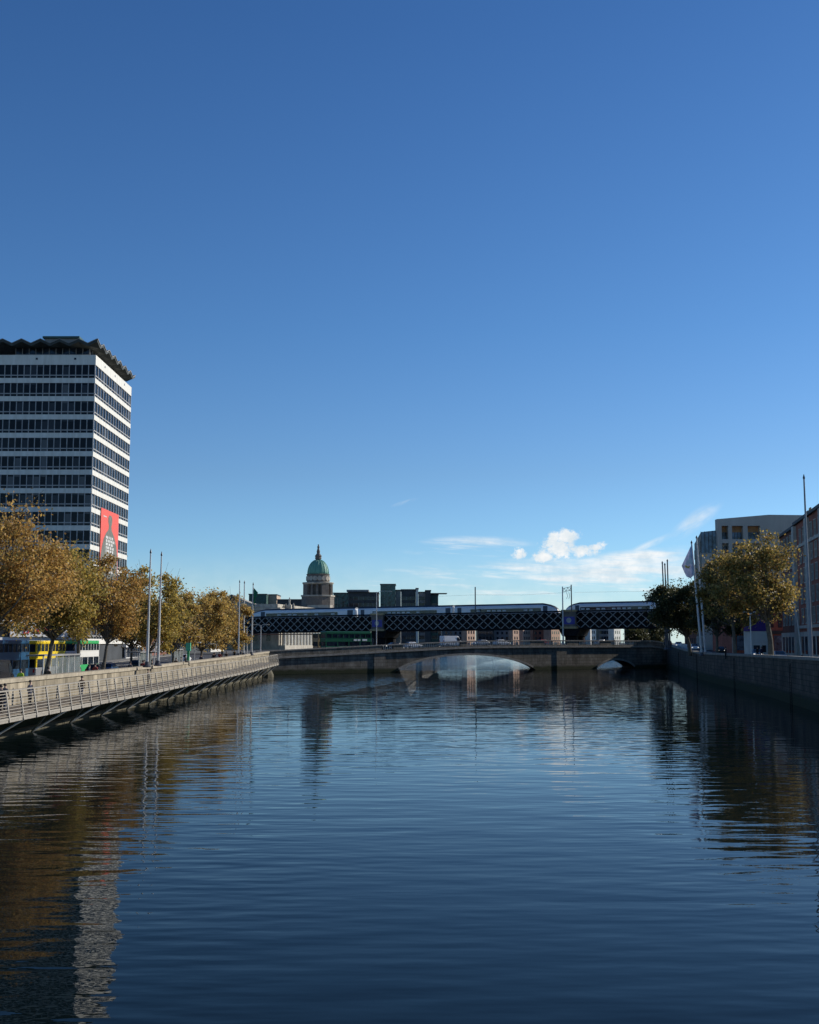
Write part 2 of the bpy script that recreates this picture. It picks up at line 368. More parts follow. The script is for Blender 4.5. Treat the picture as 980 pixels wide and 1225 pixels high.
def mr2(x, a, b_, c, d, smooth_=True):
    n = N2.new('ShaderNodeMapRange'); n.interpolation_type = 'SMOOTHSTEP'; L2.new(x, n.inputs[0])
    for k_, v_ in zip((1, 2, 3, 4), (a, b_, c, d)): n.inputs[k_].default_value = v_
    return n.outputs[0]
sp2 = N2.new('ShaderNodeSeparateXYZ'); L2.new(tc.outputs['Object'], sp2.inputs[0])
edge_n = m2('MULTIPLY', m2('SUBTRACT', wnoise((.5, .12, 1), .35, 4, 0), .5), 9)
dline = m2('ADD', m2('SUBTRACT', m2('MULTIPLY', m2('ADD', sp2.outputs['X'], 15.8), .989), m2('MULTIPLY', m2('SUBTRACT', sp2.outputs['Y'], 111), .148)), edge_n)
windp = m2('MULTIPLY', mr2(dline, 1.5, -2.5, 0, 1), mr2(m2('ADD', sp2.outputs['Y'], edge_n), 108, 135, 0, 1))
beyond = mr2(sp2.outputs['Y'], 262, 300, 0, 1)
amp = m2('ADD', mr2(patch, .42, .60, .6, 1.25), m2('ADD', m2('MULTIPLY', windp, 2.6), m2('MULTIPLY', beyond, 8.0)))
h = m2('ADD', m2('MULTIPLY', big, .026), m2('MULTIPLY', m2('ADD', m2('MULTIPLY', med, .027), m2('MULTIPLY', fin, .0012)), amp))
L2.new(m2('ADD', m2('MULTIPLY', beyond, .03), m2('MULTIPLY', windp, .04)), b.inputs['Roughness'])
bp = N2.new('ShaderNodeBump'); bp.inputs['Strength'].default_value = 1; bp.inputs['Distance'].default_value = 1.0
L2.new(h, bp.inputs['Height']); L2.new(bp.outputs[0], b.inputs['Normal'])
WATERBUMP = bp
wb = MB(); wb.quad((-400, -120, 0), (700, -120, 0), (700, 1300, 0), (-400, 1300, 0))
struct(wb.build('river_water', m))

# land sheets
def strip(name, ys, xa, xb, zf, m, dz=0.0, thick=None):
    mb = MB(); vs = []
    for y in ys: vs += [(xa(y), y, zf(y)+dz), (xb(y), y, zf(y)+dz)]
    mb.add(vs, [(2*i, 2*i+1, 2*i+3, 2*i+2) for i in range(len(ys)-1)])
    if thick:
        top = len(mb.v); vs2 = [(v[0], v[1], v[2]-thick) for v in vs]; mb.add(vs2, [])
        n = len(ys)
        for i in range(n-1):
            mb.f.append((2*i, 2*i+2, top+2*i+2, top+2*i)); mb.f.append((2*i+1, 2*i+3, top+2*i+3, top+2*i+1))
        mb.f.append((0, 1, top+1, top)); mb.f.append((2*n-2, 2*n-1, top+2*n-1, top+2*n-2))
    return mb.build(name, m)
YL = [-60, 0, 60, 100, 150, 190, 235, 262]
lb = lambda y: interp(y, [(262, -28.6), (300, -31), (395, -26), (540, -4), (900, 42), (1300, 80)])
rb = lambda y: interp(y, [(303, 66.2), (500, 86), (900, 132), (1300, 170)])
struct(strip('ground', YL, lambda y: -1500, lambda y: LW-.9, zl, M['land'], -.02, 5))
YB = [262, 300, 395, 540, 900, 1300]
struct(strip('ground', YB, lambda y: -1500, lb, lambda y: 4.0, M['land'], 0, 6))
YR = [-60, 0, 60, 108, 142, 175, 215, 246, 275, 303]
struct(strip('ground', YR, lambda y: rw(y)+.9, lambda y: 1500, zr, M['land'], -.02, 6))
struct(strip('ground', [303, 500, 900, 1300], rb, lambda y: 1500, lambda y: 4.6, M['land'], 0, 6))
g = MB(); g.quad((-4000, 1290, 3.2), (4000, 1290, 3.2), (4000, 4800, 3.2), (-4000, 4800, 3.2)); struct(g.build('ground', M['land']))
# left quay: pavement, kerb, road, markings
struct(strip('pavement', YL, lambda y: -35.5, lambda y: LW-.9, zl, M['paving'], .12, .14))
struct(strip('kerb', YL, lambda y: -35.8, lambda y: -35.5, zl, M['kerb'], .125, .14))
struct(strip('road', YL, lambda y: -49.5, lambda y: -35.8, zl, M['asphalt'], .0))
struct(strip('pavement', YL, lambda y: -53, lambda y: -49.5, zl, M['paving'], .12, .14))
mk = MB()
for y in range(0, 232, 6):
    for xx in (-40.3, -44.9): mk.quad((xx-.07, y, zl(y)+.006), (xx+.07, y, zl(y)+.006), (xx+.07, y+3, zl(y+3)+.006), (xx-.07, y+3, zl(y+3)+.006))
struct(mk.build('road_markings', M['line']))
# right quay
struct(strip('pavement', YR, lambda y: rw(y)+.9, lambda y: rw(y)+4.6, zr, M['paving'], .12, .14))
struct(strip('kerb', YR, lambda y: rw(y)+4.6, lambda y: rw(y)+4.9, zr, M['kerb'], .125, .14))
struct(strip('road', YR, lambda y: rw(y)+4.9, lambda y: rw(y)+13.6, zr, M['asphalt'], .0))
struct(strip('pavement', YR, lambda y: rw(y)+13.6, lambda y: rw(y)+19, zr, M['paving'], .12, .14))
mk = MB()
for y in range(0, 300, 6):
    mk.quad((rw(y)+9.2, y, zr(y)+.006), (rw(y)+9.35, y, zr(y)+.006), (rw(y+3)+9.35, y+3, zr(y+3)+.006), (rw(y+3)+9.2, y+3, zr(y+3)+.006))
struct(mk.build('road_markings', M['line']))

# ------------------------------------------------------------------ left quay wall + parapet
def ptop(Y): return interp(Y, [(130, 3.92), (190, 4.25), (245, 4.75)])
t = thing('quay_wall', 'pale stone quay wall and parapet rising behind the riverside boardwalk on the left', 'quay wall')
ys = [-60, 0, 60, 90, 110, 130, 150, 170, 190, 210, 235, 246]
def wallstrip(ys, xa, xb, z0, z1, name, m, par):
    mb = MB(); vs = []
    for y in ys: vs += [(xa(y), y, z0(y)), (xb(y), y, z0(y)), (xb(y), y, z1(y)), (xa(y), y, z1(y))]
    for i in range(len(ys)-1):
        for k in range(4): mb_f = (4*i+k, 4*i+(k+1)%4, 4*i+4+(k+1)%4, 4*i+4+k); mb.f.append(mb_f)
    mb.v += vs; mb.f.append((0,1,2,3)); n = 4*(len(ys)-1); mb.f.append((n,n+1,n+2,n+3))
    return mb.build(name, m, par)
wallstrip(ys, lambda y: LW-.9, lambda y: LW, lambda y: -2, lambda y: 2.0, 'wall', M['granite_dark'], t)
wallstrip(ys, lambda y: LW-.85, lambda y: LW-.15, lambda y: 2.0, lambda y: ptop(y)-.3, 'parapet', M['parapet'], t)
wallstrip(ys, lambda y: LW-.95, lambda y: LW-.02, lambda y: ptop(y)-.3, ptop, 'coping', M['coping'], t)
wallstrip([-60, 60, 140, 225], lambda y: LW-.1, lambda y: LW+.55, lambda y: -1, lambda y: .3, 'ledge', M['ledge'], t)
# rounded stone buttress at the end of the boardwalk
mb = MB(); mb.lathe([(2.4, -1), (2.3, .4), (1.9, 1.2), (1.2, 1.9), (.5, 2.1)], 14, (LW+.2, 226, 0)); mb.build('buttress', M['ledge'], t)

# boardwalk
def bx(Y): return interp(Y, [(73, -25.4), (112, -25.4), (200, -25.3), (226, -24.9)])
def bz0(Y): return interp(Y, [(112, 1.45), (190, 1.75), (226, 2.25)])
def btop(Y): return bz0(Y)+1.98
bwk = thing('boardwalk', 'cantilevered riverside boardwalk with raked steel railing along the left quay', 'boardwalk', (0,0,0))
ysb = list(np.arange(20, 228, 6.0))
wallstrip(ysb, lambda y: LW+.02, lambda y: bx(y)-.05, lambda y: bz0(y)+.35, lambda y: bz0(y)+.5, 'deck', M['deckwood'], bwk)
wallstrip(ysb, lambda y: bx(y)-.05, lambda y: bx(y)+.07, lambda y: bz0(y), lambda y: bz0(y)+.3, 'edge_beam', M['steel'], bwk)
yp = 20.0; k = 0
while yp < 227:
    p0 = Vector((bx(yp)+.12, yp, bz0(yp)+.02)); p1 = Vector((bx(yp)-.22, yp, btop(yp)))
    MB().bar(p0, p1, .09, .16).build('railing_post', M['steel'], bwk); yp += 2.75 if yp < 140 else 3.2
mb = MB()
for i in range(len(ysb)-1):
    a, b_ = ysb[i], ysb[i+1]
    for j in range(1, 10):
        f = j/10.0
        mb.bar((bx(a)+.12-.34*f, a, lerp(bz0(a), btop(a), f)), (bx(b_)+.12-.34*f, b_, lerp(bz0(b_), btop(b_), f)), .03, .045)
mb.build('railing_wires', M['steel'], bwk)
mb = MB()
for i in range(len(ysb)-1):
    a, b_ = ysb[i], ysb[i+1]; mb.bar((bx(a)-.22, a, btop(a)), (bx(b_)-.22, b_, btop(b_)), .17, .09)
mb.build('handrail', M['steel'], bwk)
yp = 29.0
while yp < 226:
    for d in (1.2, -3.7):
        MB().tube([(LW+.95, yp, .04), (bx(yp+d)-.02, min(yp+d, 226), bz0(yp+d)+.03)], .075, 8).build('strut', M['strut'], bwk)
    yp += 9.6 if yp < 150 else 7.5
# deck brackets
mb = MB()
for y in np.arange(24, 224, 5.2): mb.bar((LW+.05, y, bz0(y)-.15), (bx(y)-.1, y, bz0(y)+.2), .12, .25)
mb.build('bracket', M['iron'], bwk)
# closed end rail
mb = MB(); mb.bar((bx(226)-.22, 227, btop(226)), (LW+.2, 228.5, btop(226)), .12, .09)
for f in (.2, .4, .6, .8): mb.bar((bx(226)-.2, 227, lerp(bz0(226), btop(226), f)), (LW+.2, 228.5, lerp(bz0(226), btop(226), f)), .03)
mb.build('end_rail', M['steel'], bwk)

t = thing('quay_wall', 'dark far quay wall on the left bank beyond the road bridge', 'quay wall')
wallstrip([264, 300, 395, 540, 900], lambda y: lb(y)-.6, lambda y: lb(y)+.25, lambda y: -2, lambda y: 3.9, 'wall', M['granite_dark'], t)
wallstrip([264, 300, 395, 540, 900], lambda y: lb(y)-.6, lambda y: lb(y)+.35, lambda y: 3.9, lambda y: 4.3, 'coping', M['coping_dark'], t)
t = thing('quay_wall', 'dark far quay wall on the right bank beyond the road bridge', 'quay wall')
wallstrip([330, 500, 900], lambda y: rb(y)-.25, lambda y: rb(y)+.6, lambda y: -2, lambda y: 4.7, 'wall', M['granite_dark'], t)
# ------------------------------------------------------------------ right quay wall
t = thing('quay_wall', 'dark damp granite quay wall curving along the right bank', 'quay wall')
ysr = [-60, 0, 60, 85, 108, 125, 142, 158, 175, 192, 210, 228, 246, 260, 275, 290, 302]
rt = lambda y: interp(y, [(108, 5.12), (150, 4.95), (210, 4.75), (250, 5.0), (303, 6.2)])
wallstrip(ysr, lambda y: rw(y)-.25, lambda y: rw(y)+.9, lambda y: -2, lambda y: 1.0, 'footing', M['granite_dark'], t)
wallstrip(ysr, rw, lambda y: rw(y)+.9, lambda y: 1.0, lambda y: rt(y)-.32, 'wall', M['granite_dark'], t)
wallstrip(ysr, lambda y: rw(y)-.1, lambda y: rw(y)+.85, lambda y: rt(y)-.32, rt, 'coping', M['coping_dark'], t)
mb = MB()
for y in (125, 168, 214, 262):
    for zz in np.arange(.2, 4.2, .35): mb.bar((rw(y)-.35, y-.25, zz), (rw(y)-.35, y+.25, zz), .04)
    mb.bar((rw(y)-.35, y-.25, 0), (rw(y)-.35, y-.25, 4.3), .05); mb.bar((rw(y)-.35, y+.25, 0), (rw(y)-.35, y+.25, 4.3), .05)
mb.build('ladder', M['iron'], t)

# ------------------------------------------------------------------ road bridge (arched)
BA = Vector((-29, 240, 0)); BD = Vector((95, 63, 0)); 
def bY(X): return 240+(X+29)*63/95
def bzt(X): return interp(X, [(-31, 4.75), (-20, 5.3), (-11, 5.75), (0, 6.3), (14, 6.9), (30, 7.05), (62, 7.0), (67, 6.3), (78, 6.2)])
EX = Vector((.8, 22, 0))
def arch(X):
    z = -2
    for c, s, zc in ((13.3, 16.6, 3.62), (51.3, 5.5, 2.1)):
        d = abs(X-c)/s
        if d < 1: z = max(z, zc*(1-d*d)**.8)
    return z
br = thing('road_bridge', 'dark stone road bridge with a wide low central arch across the river', 'bridge')
xs = sorted(set([round(x, 2) for x in np.arange(-30, 67.1, 1.0)]+[-3.3, 29.9, 45.8, 56.8, -24.5, -10.5]+[round(-3.3+i*.25, 2) for i in range(12)]+[round(29.9-i*.25, 2) for i in range(12)]+[round(45.8+i*.2, 2) for i in range(55)]))
mb = MB(); vs = []
def bp_(X, z, off=0, e=0):
    """point of the bridge face; off moves toward the camera"""
    return Vector((X+off*.55, bY(X)-off*.83, z)) + EX*e
for X in xs:
    a = arch(X); tz = bzt(X)-1.75
    vs += [bp_(X, a), bp_(X, tz), bp_(X, a, 0, 1), bp_(X, tz, 0, 1)]
fs = []
for i in range(len(xs)-1):
    o = 4*i; fs += [(o, o+4, o+5, o+1), (o+2, o+3, o+7, o+6)]
mb.add(vs, fs); mb.build('arches', M['bridgestone'], br)
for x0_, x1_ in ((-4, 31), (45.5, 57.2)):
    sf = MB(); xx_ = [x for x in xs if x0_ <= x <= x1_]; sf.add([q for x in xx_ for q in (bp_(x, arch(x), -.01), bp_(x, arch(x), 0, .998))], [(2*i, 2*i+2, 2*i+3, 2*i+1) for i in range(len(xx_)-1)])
    sf.build('soffit', mat('shade_black_arch_stone', (.02, .021, .018), .8, var=.3), br)  # shade under the arch painted in as a near-black stone colour
for c, s, zc in ((13.3, 16.6, 3.62), (51.3, 5.5, 2.1)):
    mb = MB(); pts = [(c+s*(-1+2*i/40)) for i in range(1, 40)]
    for a_, b_ in zip(pts, pts[1:]):
        A0 = bp_(a_, arch(a_)+.22, .12); B0 = bp_(b_, arch(b_)+.22, .12); mb.bar(A0, B0, .3, .42)
    mb.build('arch_ring', M['coping_dark'], br)
def bline(name, z0, z1, o0, o1, m, x0=-31, x1=67, e=0, sgn=1):
    mb = MB(); X = list(np.arange(x0, x1+.01, 3.0)); 
    if X[-1] < x1: X.append(x1)
    vs = []
    for x in X:
        for (o, z) in ((o0, z0), (o1, z0), (o1, z1), (o0, z1)): vs.append(bp_(x, bzt(x)+z, o*sgn, e))
    fs = [(4*i+k, 4*i+(k+1)%4, 4*i+4+(k+1)%4, 4*i+4+k) for i in range(len(X)-1) for k in range(4)]
    n = 4*(len(X)-1); fs += [(0,1,2,3), (n,n+1,n+2,n+3)]
    return mb.add(vs, fs).build(name, m, br)
bline('cornice', -1.75, -1.35, .35, -.6, M['coping_dark'])
bline('balustrade_base', -1.35, -1.1, .12, -.4, M['bridgestone'])
bline('balustrade_coping', -.25, 0, .18, -.42, M['coping_dark'])
bline('rear_parapet', -1.75, -1.1, .3, -.2, M['bridgestone'], e=1); bline('rear_coping', -.25, 0, .3, -.2, M['bridgestone'], e=1)
for X in np.arange(-30, 66, 6): MB().box(-.25, .25, -.2, .2, 0, .95, Matrix.Translation(bp_(X, bzt(X)-1.15, .05, 1))).build('rear_post', M['bridgestone'], br)
mb = MB()
X = -2.0
solid = [(-31, -6), (-3.5, -1.5), (11.5, 13), (28.5, 32), (38, 41), (47, 50), (57, 67)]
pier = MB()
for a_, b_ in solid:
    n = max(1, int((b_-a_)/3)); 
    for i in range(n):
        xa = lerp(a_, b_, i/n); xb = lerp(a_, b_, (i+1)/n)
        pts = [bp_(xa, bzt(xa)-1.1, .08), bp_(xb, bzt(xb)-1.1, .08), bp_(xb, bzt(xb)-.25, .08), bp_(xa, bzt(xa)-.25, .08)]
        pier.prism(pts, Vector((-.55*.4, .83*.4, 0)))
    pier.build('parapet_block', M['bridgestone'], br); pier = MB()
X = -6.0
while X < 57:
    if not any(a_ <= X <= b_ for a_, b_ in solid):
        p = bp_(X, bzt(X)-1.1, -.1); mb.tube([p, p+Vector((0,0,.28)), p+Vector((0,0,.85))], [.1, .15, .08], 6)
    X += .42
mb.build('balustrade', M['palestone'], br)
# pier projections with rounded cutwaters
for X0, wd in ((-6.5, 2.4), (36.5, 2.6), (63.5, 2.0)):
    mb = MB(); mb.prism([bp_(X0-wd/2, -2, .16), bp_(X0+wd/2, -2, .16), bp_(X0+wd/2, bzt(X0)-1.77, .16), bp_(X0-wd/2, bzt(X0)-1.77, .16)], Vector((-.55*.5, .83*.5, 0))); mb.build('pier', M['bridgestone'], br)
# road surface on the bridge
mb = MB(); vs = []
X = list(np.arange(-31, 67.1, 4.0))
for x in X: vs += [bp_(x, bzt(x)-1.3, -.4), bp_(x, bzt(x)-1.3, 0, .985)]
mb.add(vs, [(2*i, 2*i+1, 2*i+3, 2*i+2) for i in range(len(X)-1)]); struct(mb.build('road', M['asphalt']))
# approach ramps at both ends
mb = MB(); mb.prism([bp_(-31, 3.44, 0), bp_(-31, 3.44, 0, 1), (-60, 245, 3.6), (-60, 225, 3.6)], (0,0,-3)); struct(mb.build('road', M['asphalt']))
mb = MB(); mb.prism([bp_(67, 4.9, 0), bp_(67, 4.9, 0, 1), (100, 322, 4.9), (100, 296, 4.9)], (0,0,-3)); struct(mb.build('road', M['asphalt']))

def on_bridge(u, off):
    """bridge road position below photo column u, off metres behind the front face"""
    k_ = (u-CX)/F*.994
    lo, hi = -40, 80
    for _ in range(40):
        mid = (lo+hi)/2; p = bp_(mid, 0, -off)
        if p.x/p.y < k_: lo = mid
        else: hi = mid
    return bp_(lo, bzt(lo)-1.3, -off)
BROT = math.atan2(63, 95)

# ------------------------------------------------------------------ lattice railway bridge
def lY(X): return 365.6-.459*X
def gtop(X): return 15.2+.0078*X-.0
def gbot(X): return gtop(X)-5.0
LD = Vector((1, -.459, 0)).normalized(); LN = Vector((.459, 1, 0)).normalized()   # along, away from camera
rbg = thing('railway_bridge', 'dark iron lattice girder railway bridge crossing above the road bridge', 'bridge')
def lp(X, z, off=0): return Vector((X, lY(X), z))+LN*off
def lX(u, off=0):
    k_ = (u-CX)/F*.994
    lo, hi = -150, 150
    for _ in range(50):
        mid = (lo+hi)/2; p = lp(mid, 0, off)
        if p.x/p.y < k_: lo = mid
        else: hi = mid
    return lo
GX0, GX1 = -120.0, 112.0
def girder(off, nm, m_l, pitch=2.5):
    mb = MB(); n = int((GX1-GX0)/pitch)
    for i in range(-1, n+1):
        a = GX0+i*pitch; run = 4.8
        for (xa, xb, o) in ((a, a+run, 0), (a+run, a, .14)):
            if max(xa, xb) > GX1 or min(xa, xb) < GX0: continue
            mb.bar(lp(xa, gbot(xa)+.2, off+o), lp(xb, gtop(xb)-.2, off+o), .1, .20)
    mb.build('lattice', m_l, rbg)
    X = list(np.arange(GX0, GX1+.1, 8))
    for zf in (gtop, gbot):
        MB().bar(lp(GX0, zf(GX0), off+.07), lp(GX1, zf(GX1), off+.07), .6, .42).build('chord', M['iron'], rbg)
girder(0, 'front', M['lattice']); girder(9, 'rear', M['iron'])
mb = MB(); X = list(np.arange(GX0, GX1+.1, 8))
for a, b_ in zip(X, X[1:]):
    q = [lp(a, gbot(a)+.1, 1), lp(b_, gbot(b_)+.1, 1), lp(b_, gbot(b_)+.1, 8.4), lp(a, gbot(a)+.1, 8.4)]
    mb.prism(q, (0,0,.5))
    mb.prism([lp(a, gbot(a)+.05, .95), lp(b_, gbot(b_)+.05, .95), lp(b_, gtop(b_)-.35, .95), lp(a, gtop(a)-.35, .95)], LN*.12)
mb.build('deck', M['iron'], rbg)
mb = MB()
for a, b_ in zip(X, X[1:]):
    for off in (2.2, 3.7, 5.2, 6.7): mb.bar(lp(a, gtop(a)-1.05, off), lp(b_, gtop(b_)-1.05, off), .1, .15)
mb.build('rail', M['steel'], rbg)
for u in (453, 682.5):
    X0 = lX(u); zt = gtop(X0); zb = gbot(X0)
    Mx = Matrix.Translation(lp(X0, 0, -.6))@Matrix.Rotation(math.atan2(LD.y, LD.x), 4, 'Z')
    p = MB().box(-2.0, 2.0, -.5, .5, zb+.5, zt-.1, Mx).build('pilaster', M['darkstone'], rbg)
    MB().box(-2.3, 2.3, -.8, .6, zt-.1, zt+.45, Mx).build('cornice', M['ochre'], rbg); MB().box(-2.5, 2.5, -.9, .6, zb-.05, zb+.5, Mx).build('cornice', M['ochre'], rbg)
    pan = MB().box(-1.75, 1.75, -.58, -.502, zb+1.2, zb+3.4, Mx).build('panel', M['blue'], rbg)
    MB().lathe([(.75, 0), (.75, .05)], 20).build('crest', M['palestone'], rbg).matrix_basis = Mx@Matrix.Translation((0, -.585, zb+2.35))@Matrix.Rotation(pi/2, 4, 'X')
    mb = MB()
    mb.prism([Mx@Vector(q) for q in ((-3.3, -.4, zb-.05), (3.3, -.4, zb-.05), (2.2, -.4, zb-2.2), (-2.2, -.4, zb-2.2))], LN*10.5)
    mb.build('bracket', M['iron'], rbg)
    for o in (1.2, 8.2): MB().lathe([(1.9, 0), (1.9, zb-2.5), (2.2, zb-2.2)], 20, lp(X0, 0, o)).build('pier', M['iron'], rbg)
X0 = lX(330); 
MB().box(-25, 14, -.3, 1.2, 0, .35, Matrix.Translation(lp(X0, gbot(X0)-.9, -1.2))@Matrix.Rotation(math.atan2(LD.y, LD.x), 4, 'Z')).build('rusty_beam', mat('rust_red_paint', (.30, .10, .05), .7), rbg)

# overhead line masts
mast = thing('overhead_line_mast', 'single dark railway mast above the middle of the lattice bridge', 'mast', lp(lX(569, -.5), gtop(lX(569))-.3, -.5))
MB().box(-.16, .16, -.16, .16, 0, PZ(702, 355)-gtop(lX(569))+.3).build('pole', M['darkpole'], mast)
MB().bar((0, 0, 7.2), (0, 2.6, 7.5), .08).build('arm', M['darkpole'], mast)
Xa = lX(674, -1.3); Xb = lX(684.5, -1.3)
pm = thing('overhead_line_portal', 'twin mast portal with truss beam standing over the bridge pier', 'mast', lp(Xa, 0, -1.3))
hA = PZ(701, 340); hB = PZ(699, 340)
o0 = lp(Xa, 0, -1.3); pb = lp(Xb, 0, -1.3)-o0
MB().tube([(0,0,5.2), (0,0,gtop(Xa)), (0, 0, hA)], [.26, .2, .17], 8).build('mast_post', M['lightpole'], pm)
MB().tube([(pb.x, pb.y, gtop(Xb)-.1), (pb.x, pb.y, hB)], .17, 8).build('mast_post', M['darkpole'], pm)
mb = MB(); z0 = hA-.6
mb.bar((0,0,z0), (pb.x, pb.y, z0+.5), .12); mb.bar((0,0,z0-1), (pb.x, pb.y, z0-.5), .12)
for i in range(5):
    f0, f1 = i/5, (i+1)/5; za, zb2 = (z0, z0-1) if i % 2 else (z0-1, z0)
    mb.bar((pb.x*f0, pb.y*f0, za+.5*f0), (pb.x*f1, pb.y*f1, zb2+.5*f1), .1)
mb.build('truss_beam', M['darkpole'], pm)
mb = MB()
for a_ in (.45, .7): mb.tube([(pb.x*a_, pb.y*a_, z0-1), (pb.x*a_+.3, pb.y*a_, z0-2.2), (pb.x*a_, pb.y*a_, z0-3)], .06, 6)
mb.build('insulator', M['darkpole'], pm)
# contact wires
wr = MB()
for X_ in ((-50, lX(569)), (lX(569), Xa), (Xb, 110)):
    a_, b_ = X_
    wr.tube([lp(a_, gtop(a_)+5.6, 2), lp((a_+b_)/2, gtop((a_+b_)/2)+5.2, 2), lp(b_, gtop(b_)+5.6, 2)], .02, 4)
tag(wr.build('contact_wire', M['darkpole']), 'thin overhead wires strung above the train roofs', 'wire')

# ------------------------------------------------------------------ trains
TH = 3.75
def train(name, label, cars, off, noses):
    X0 = lX(cars[0][0], off)
    root = thing(name, label, 'train', (0, 0, 0))
    for ci, (ua, ub) in enumerate(cars):
        xa, xb = lX(ua, off), lX(ub, off)
        zb_ = lambda x: gtop(x)-1.0
        sec = [(-1.35, 0), (-1.4, .5), (-1.4, 2.6), (-1.25, 3.15), (-.7, 3.6), (.7, 3.6), (1.25, 3.15), (1.4, 2.6), (1.4, .5), (1.35, 0)]
        st = [0.0, 1.0]; L_ = (xb-xa)
        prof = {0.0: 1, 1.0: 1}
        if noses[ci] == 'L': st = [0.0, .012, .04, .085, .15, 1.0]; prof = {0.0: .30, .012: .52, .04: .72, .085: .88, .15: 1, 1.0: 1}
        if noses[ci] == 'R': st = [0.0, .85, .915, .96, .988, 1.0]; prof = {0.0: 1, .85: 1, .915: .88, .96: .72, .988: .52, 1.0: .30}
        def loft(sel, name, m, grow=0.0):
            mb = MB(); vs = []
            n = len(sel)
            for s_ in st:
                x = lerp(xa, xb, s_)
                for (o, z) in sel: vs.append(lp(x, zb_(x)+z*prof[s_]*(1+grow), off+o*(.6+.4*prof[s_])*(1+grow*.5)))
            fs = [(n*i+k, n*i+(k+1)%n, n*i+n+(k+1)%n, n*i+n+k) for i in range(len(st)-1) for k in range(n)]
            fs += [tuple(range(n)), tuple(range(n*(len(st)-1), n*len(st)))]
            return mb.add(vs, fs).build(name, m, coach)
        coach = loft_parent = bpy.data.objects.new('coach', None); COL.objects.link(coach); coach.parent = root
        loft(sec, 'coach_body', M['trainsilver'])
        loft([(-1.25, 3.15), (-.7, 3.6), (.7, 3.6), (1.25, 3.15)], 'roof', M['trainroof'], .015)
        def strip_(f0, f1, z0, z1, nm, m, pr=.03):
            x0, x1 = lerp(xa, xb, f0), lerp(xa, xb, f1)
            MB().prism([lp(x0, zb_(x0)+z0, off-1.4-pr), lp(x1, zb_(x1)+z0, off-1.4-pr), lp(x1, zb_(x1)+z1, off-1.4-pr), lp(x0, zb_(x0)+z1, off-1.4-pr)], LN*.06).build(nm, m, coach)
        wa, wb_ = .16, .84
        strip_(wa, wb_, 1.3, 2.2, 'window_band', M['glass'])
        mb = MB(); nw = 13
        for i in range(nw):
            if random.random() < .35: continue
            f0 = lerp(wa+.01, wb_-.01, i/nw); f1 = f0+.034
            x0, x1 = lerp(xa, xb, f0), lerp(xa, xb, f1); mb.prism([lp(x0, zb_(x0)+1.4, off-1.48), lp(x1, zb_(x1)+1.4, off-1.48), lp(x1, zb_(x1)+1.85, off-1.48), lp(x0, zb_(x0)+1.85, off-1.48)], LN*.03)
        mb.build('window_reflection', M['sill'], coach)  # light patches painted on the glass as reflections
        for f in ((.11, .14) if noses[ci] == 'L' else (.03, .06)), ((.86, .89) if noses[ci] == 'R' else (.93, .97)):
            strip_(f[0], f[1]+.01, .35, 2.75, 'door', M['traindoor'], .035)
    return root
tr1 = train('commuter_train', 'silver grey commuter train of three coaches standing left of the mast portal', [(301, 427), (430.5, 543.5), (546, 670)], 2.9, ['L', None, 'R'])
tr2 = train('commuter_train', 'silver grey commuter train partly hidden by the dark tree, right of the mast portal', [(677.5, 800), (802, 850)], 2.9, ['L', None])

# ------------------------------------------------------------------ generic building helper
def windows_on(root, face0, face1, z0, floors, fh, ww, wh, gap, m_g, frame=None, sill=.9, off=.05, nm='window', skip=None):
    """rows of windows on the vertical plane through face0->face1 ; each floor one mesh if many"""
    d = (Vector(face1)-Vector(face0)); Ln = d.length; d.normalize(); nrm = Vector((d.y, -d.x, 0))
    n = int(Ln/(ww+gap)); 
    if n < 1: return
    st = (Ln-n*(ww+gap)+gap)/2
    for fl in range(floors):
        for i in range(n):
            if skip and skip(fl, i): continue
            a = Vector(face0)+d*(st+i*(ww+gap)); a.z = z0+fl*fh+sill; b_ = a+d*ww
            pan = MB().prism([a, b_, b_+Vector((0,0,wh)), a+Vector((0,0,wh))], nrm*off).build(nm, m_g, root)
            if frame:
                f = MB(); t_ = .12
                for (p, q) in ((a, b_), (a+Vector((0,0,wh)), b_+Vector((0,0,wh))), (a+Vector((0,0,wh/2)), b_+Vector((0,0,wh/2)))): f.bar(p+nrm*.1, q+nrm*.1, t_, t_)
                for p in (a, b_): f.bar(p+nrm*.1, p+nrm*.1+Vector((0,0,wh)), t_, t_)
                f.build('frame', frame, pan)
def band_windows(root, a, b_, z0, floors, fh, wh, sill, m_g, mull=2.0, m_m=None, off=.05):
    a = Vector(a); b_ = Vector(b_); d = (b_-a); Ln = d.length; d.normalize(); nrm = Vector((d.y, -d.x, 0))
    for fl in range(floors):
        z = z0+fl*fh+sill; p = a.copy(); p.z = z; q = b_.copy(); q.z = z
        w_ = MB().prism([p+d*.3, q-d*.3, q-d*.3+Vector((0,0,wh)), p+d*.3+Vector((0,0,wh))], nrm*off).build('window_band', m_g, root)
        if m_m:
            mm = MB(); n = max(1, int(Ln/mull))
            for i in range(n+1):
                c = p+d*(.3+(Ln-.6)*i/n)+nrm*.08; mm.bar(c, c+Vector((0,0,wh)), .12, .12)
            mm.build('mullion', m_m, w_)
